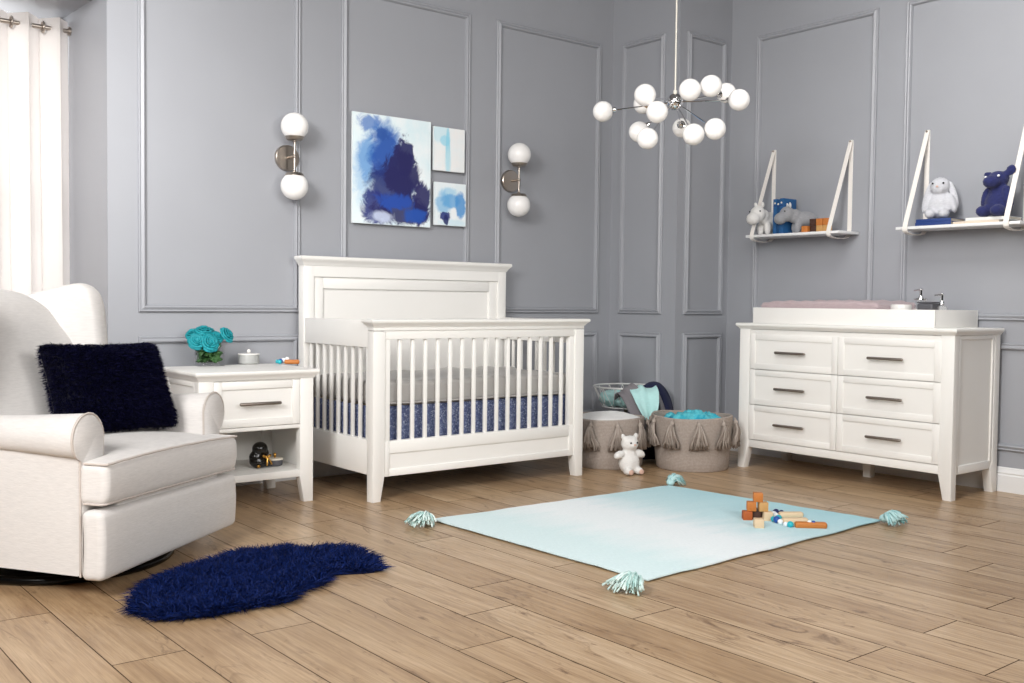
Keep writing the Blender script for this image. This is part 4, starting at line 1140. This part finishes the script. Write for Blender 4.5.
# grey rabbit
rb = thing('plush_rabbit', 'pale grey plush rabbit with long ears sitting on the navy books', 'soft toy', (-.105, -2.102, ZS + .037), R(-90) + R(12)); rb.scale = (1.05, 1.0, 1.12)
blob('body', [((0, .0, .065), (.060, .052, .062)), ((0, -.002, .155), (.050, .046, .044)), ((0, -.03, .145), (.034, .026, .026)),
              ((-.060, -.01, .075), (.022, .026, .05), (0, .35, 0)), ((.062, -.01, .075), (.022, .026, .05), (0, -.35, 0)),
              ((-.034, -.048, .024), (.026, .034, .022)), ((.034, -.048, .024), (.026, .034, .022))], .006, 'plush_pale', rb, 5, .003)
for s in (-1, 1): obj('ear', MB().ell((s * .064, .004, .115), (.017, .012, .066), (0, s * -.30, 0)), 'plush_pale', rb)
for s in (-1, 1): obj('eye', MB().ell((s * .026, -.043, .168), .0048), 'eye', rb)
obj('nose', MB().ell((0, -.058, .152), (.007, .005, .005)), 'pinkfoot', rb)
# navy plush animal
nb = thing('plush_bull', 'dark navy plush animal with round ears sitting on the white book', 'soft toy', (-.108, -2.422, ZS + .030), R(-90) - R(16)); nb.scale = (1.1, 1.05, .98)
blob('body', [((0, 0, .075), (.066, .058, .075)), ((0, .0, .125), (.050, .046, .05)), ((0, -.012, .195), (.050, .046, .044)), ((.0, -.052, .180), (.040, .042, .034)),
              ((-.060, -.015, .105), (.022, .026, .06), (0, .25, 0)), ((.060, -.015, .105), (.022, .026, .06), (0, -.25, 0)), ((-.04, -.055, .03), (.030, .042, .03)), ((.04, -.055, .03), (.030, .042, .03)),
              ((-.066, .0, .226), (.028, .012, .018), (0, .3, 0)), ((.056, .004, .238), (.026, .014, .030), (0, .5, 0))], .0065, 'plush_navy', nb, 5, .003)
for s in (-1, 1): obj('eye', MB().ell((s * .036, -.052, .208), .0065), 'bead_white', nb)

# ------------------------------------------------------------------ canvases
def canvas(x0, x1, z0, z1, mat, label):
    t_ = thing('canvas_painting', label, 'painting', ((x0 + x1) / 2, 0, z0)); w = (x1 - x0) / 2; h = z1 - z0
    obj('stretcher', MB().box(-w, w, -.036, -.0225, 0, h, .002), 'canvasedge', t_)
    obj('painted_face', MB().box(-w + .001, w - .001, -.0372, -.0360, .001, h - .001, 0), mat, t_)
canvas(-2.499, -1.984, 1.380, 1.985, 'art_big', 'large canvas with a deep blue abstract paint cloud above the crib')
canvas(-1.964, -1.743, 1.714, 1.966, 'art_small_a', 'small canvas with pale aqua blocks, above the other small one')
canvas(-1.956, -1.731, 1.399, 1.648, 'art_small_b', 'small canvas with blue brush washes, under the aqua one')

# ------------------------------------------------------------------ sconces
def sconce(x, zc, label):
    t_ = thing('wall_sconce', label, 'wall lamp', (x, 0, zc), 0, 'globe sconces')
    yg = -.095
    obj('backplate', MB().lathe([(.066, 0), (.068, .004), (.067, .018), (.063, .022), (.012, .023)], seg=40), 'nickel', t_, rot=(math.pi / 2, 0, 0), loc=(0, 0, 0))
    obj('arm', MB().cyl((0, -.02, 0), (0, yg, 0), .0065).ell((0, yg, 0), .010), 'nickel', t_)
    obj('rod', MB().cyl((0, yg, -.082), (0, yg, .082), .0055).ell((0, yg, .079), (.010, .010, .008)).ell((0, yg, -.079), (.010, .010, .008)), 'nickel', t_)
    for s in (-1, 1):
        g = obj('globe', MB().ell((0, yg, s * .153), .071, seg=36, rings=20), 'opal', t_)
        prof = [(.012, .080), (.040, .085), (.048, .094), (.050, .101), (.047, .101)]
        obj('cup', MB().lathe([(r, s * z) for r, z in prof], (0, yg, 0), 32), 'nickel', t_)
sconce(-2.873, 1.697, 'brushed nickel sconce with two opal globes between nightstand and large canvas')
sconce(-1.374, 1.700, 'brushed nickel sconce with two opal globes beside the small canvases, nearer the corner')

# ------------------------------------------------------------------ chandelier
CB = Vector((-1.5558, -1.516, 1.9435))
cl = thing('chandelier', 'chrome sputnik chandelier with opal glass globes hanging from the ceiling', 'chandelier', tuple(CB))
obj('hub', MB().ell((0, 0, 0), .041, seg=36, rings=20), 'chrome', cl)
obj('cord', MB().cyl((0, 0, .03), (0, 0, HC - CB.z - .02), .0042, seg=10).cyl((0, 0, .03), (0, 0, .055), .010, seg=14), 'cord', cl)
obj('canopy', MB().lathe([(.06, HC - CB.z - .001), (.06, HC - CB.z - .02), (.012, HC - CB.z - .032)], seg=32), 'chrome', cl)
for g in ((-.247, .248, -.043), (-.322, -.107, -.025), (.107, .319, .049), (-.286, -.151, -.105), (-.139, .105, -.148), (-.257, -.065, -.213), (-.202, -.273, -.011), (-.104, -.313, .014),
          (.327, -.046, .081), (.077, -.33, -.028), (.27, .194, -.071), (-.134, -.239, -.201), (-.043, -.29, -.172)):
    g = Vector(g); d = g.normalized()
    a = obj('arm', MB().cyl(d * .03, g - d * .055, .0032, seg=8), 'chrome', cl)
    obj('socket', MB().tube([g - d * .068, g - d * .062, g - d * .050, g - d * .046], [.006, .013, .014, .022], 16), 'chrome', a)
    obj('globe', MB().ell(tuple(g), .050, seg=32, rings=18), 'opal', a)

# ------------------------------------------------------------------ light
w = bpy.data.worlds.new('World'); SC.world = w; w.use_nodes = True
wt = w.node_tree; bg = wt.nodes['Background']; bg.inputs[0].default_value = (1, .99, .98, 1)
tc = wt.nodes.new('ShaderNodeTexCoord'); sx = wt.nodes.new('ShaderNodeSeparateXYZ'); mr = wt.nodes.new('ShaderNodeMapRange')
wt.links.new(tc.outputs['Generated'], sx.inputs[0]); wt.links.new(sx.outputs[1], mr.inputs[0])   # open daylight beyond the window side, dim studio behind
mr.inputs[1].default_value = .15; mr.inputs[2].default_value = .45; mr.inputs[3].default_value = .03; mr.inputs[4].default_value = 1.3
wt.links.new(mr.outputs[0], bg.inputs[1])
def area(name, loc, target, size, energy, color=(1, 1, 1), sy=None, spread=180):
    l_ = bpy.data.lights.new(name, 'AREA'); l_.energy = energy; l_.size = size; l_.color = color; l_.spread = R(spread)
    if sy: l_.shape = 'RECTANGLE'; l_.size_y = sy
    o = bpy.data.objects.new(name, l_); COL.objects.link(o); o.location = loc
    o.rotation_euler = (Vector(target) - Vector(loc)).to_track_quat('-Z', 'Y').to_euler()
    return o
WARM = (1, .985, .965)
area('studio_softbox_side', (-6.5, -3.4, 2.45), (-3, -1, .7), 1.2, 88, WARM, spread=130)
area('fill_camera', (-4.2, -5.9, 2.2), (-3.5, -1, .6), 1.2, 24, WARM, spread=130)  # added frontal fill beside the camera, aimed at the armchair
area('fill_front', (-2.6, -5.8, 2.2), (-3.9, -1, .5), 1.2, 40, WARM, spread=130)  # added fill from the front, lifts the chair's front face
area('studio_softbox_key', (-3.5, -3.0, 2.8), (-.2, -2.1, .9), 1.2, 26, WARM, spread=130)
area('fill_right_wall', (-1.6, -2.65, 3.1), (0, -2.55, 1.9), 1.0, 17, WARM, spread=110)  # added high fill, brightens the near end of the right wall
area('fill_back_wall', (-4.2, -1.6, 3.1), (-3.5, 0, 2.2), 1.2, 10, WARM, spread=110)  # added high fill, brightens the back wall near the alcove
area('fill_alcove', (-5.2, -1.7, 2.5), (-3.8, .35, 1.5), .8, 7, WARM, spread=60)  # added narrow fill that brightens the alcove jamb
area('window_daylight', (-4.5, 1.6, 1.6), (-4.45, 0, 1.4), 1.4, 26, (.97, .98, 1), 2.0)

# ------------------------------------------------------------------ camera
cam = bpy.data.cameras.new('camera'); co = bpy.data.objects.new('camera', cam); COL.objects.link(co)
F_, YAW, PIT, ROL = 1023.1573, .8913, -.0389, .0113
cam.sensor_width = 36; cam.lens = F_ / 1024 * 36; cam.clip_start = .05
cam.shift_y = 0
fw = Vector((math.cos(YAW) * math.cos(PIT), math.sin(YAW) * math.cos(PIT), math.sin(PIT)))
rt = Vector((math.sin(YAW), -math.cos(YAW), 0)); upv = rt.cross(fw)
r2 = rt * math.cos(ROL) + upv * math.sin(ROL); u2 = -rt * math.sin(ROL) + upv * math.cos(ROL)
co.matrix_world = Matrix(((r2.x, u2.x, -fw.x, -5.3336), (r2.y, u2.y, -fw.y, -4.9458), (r2.z, u2.z, -fw.z, .9593), (0, 0, 0, 1)))
SC.camera = co
SC.view_settings.view_transform = 'Standard'; SC.view_settings.look = 'None'
SC.view_settings.gamma = 1; SC.view_settings.use_curve_mapping = False; SC.view_settings.exposure = -.06
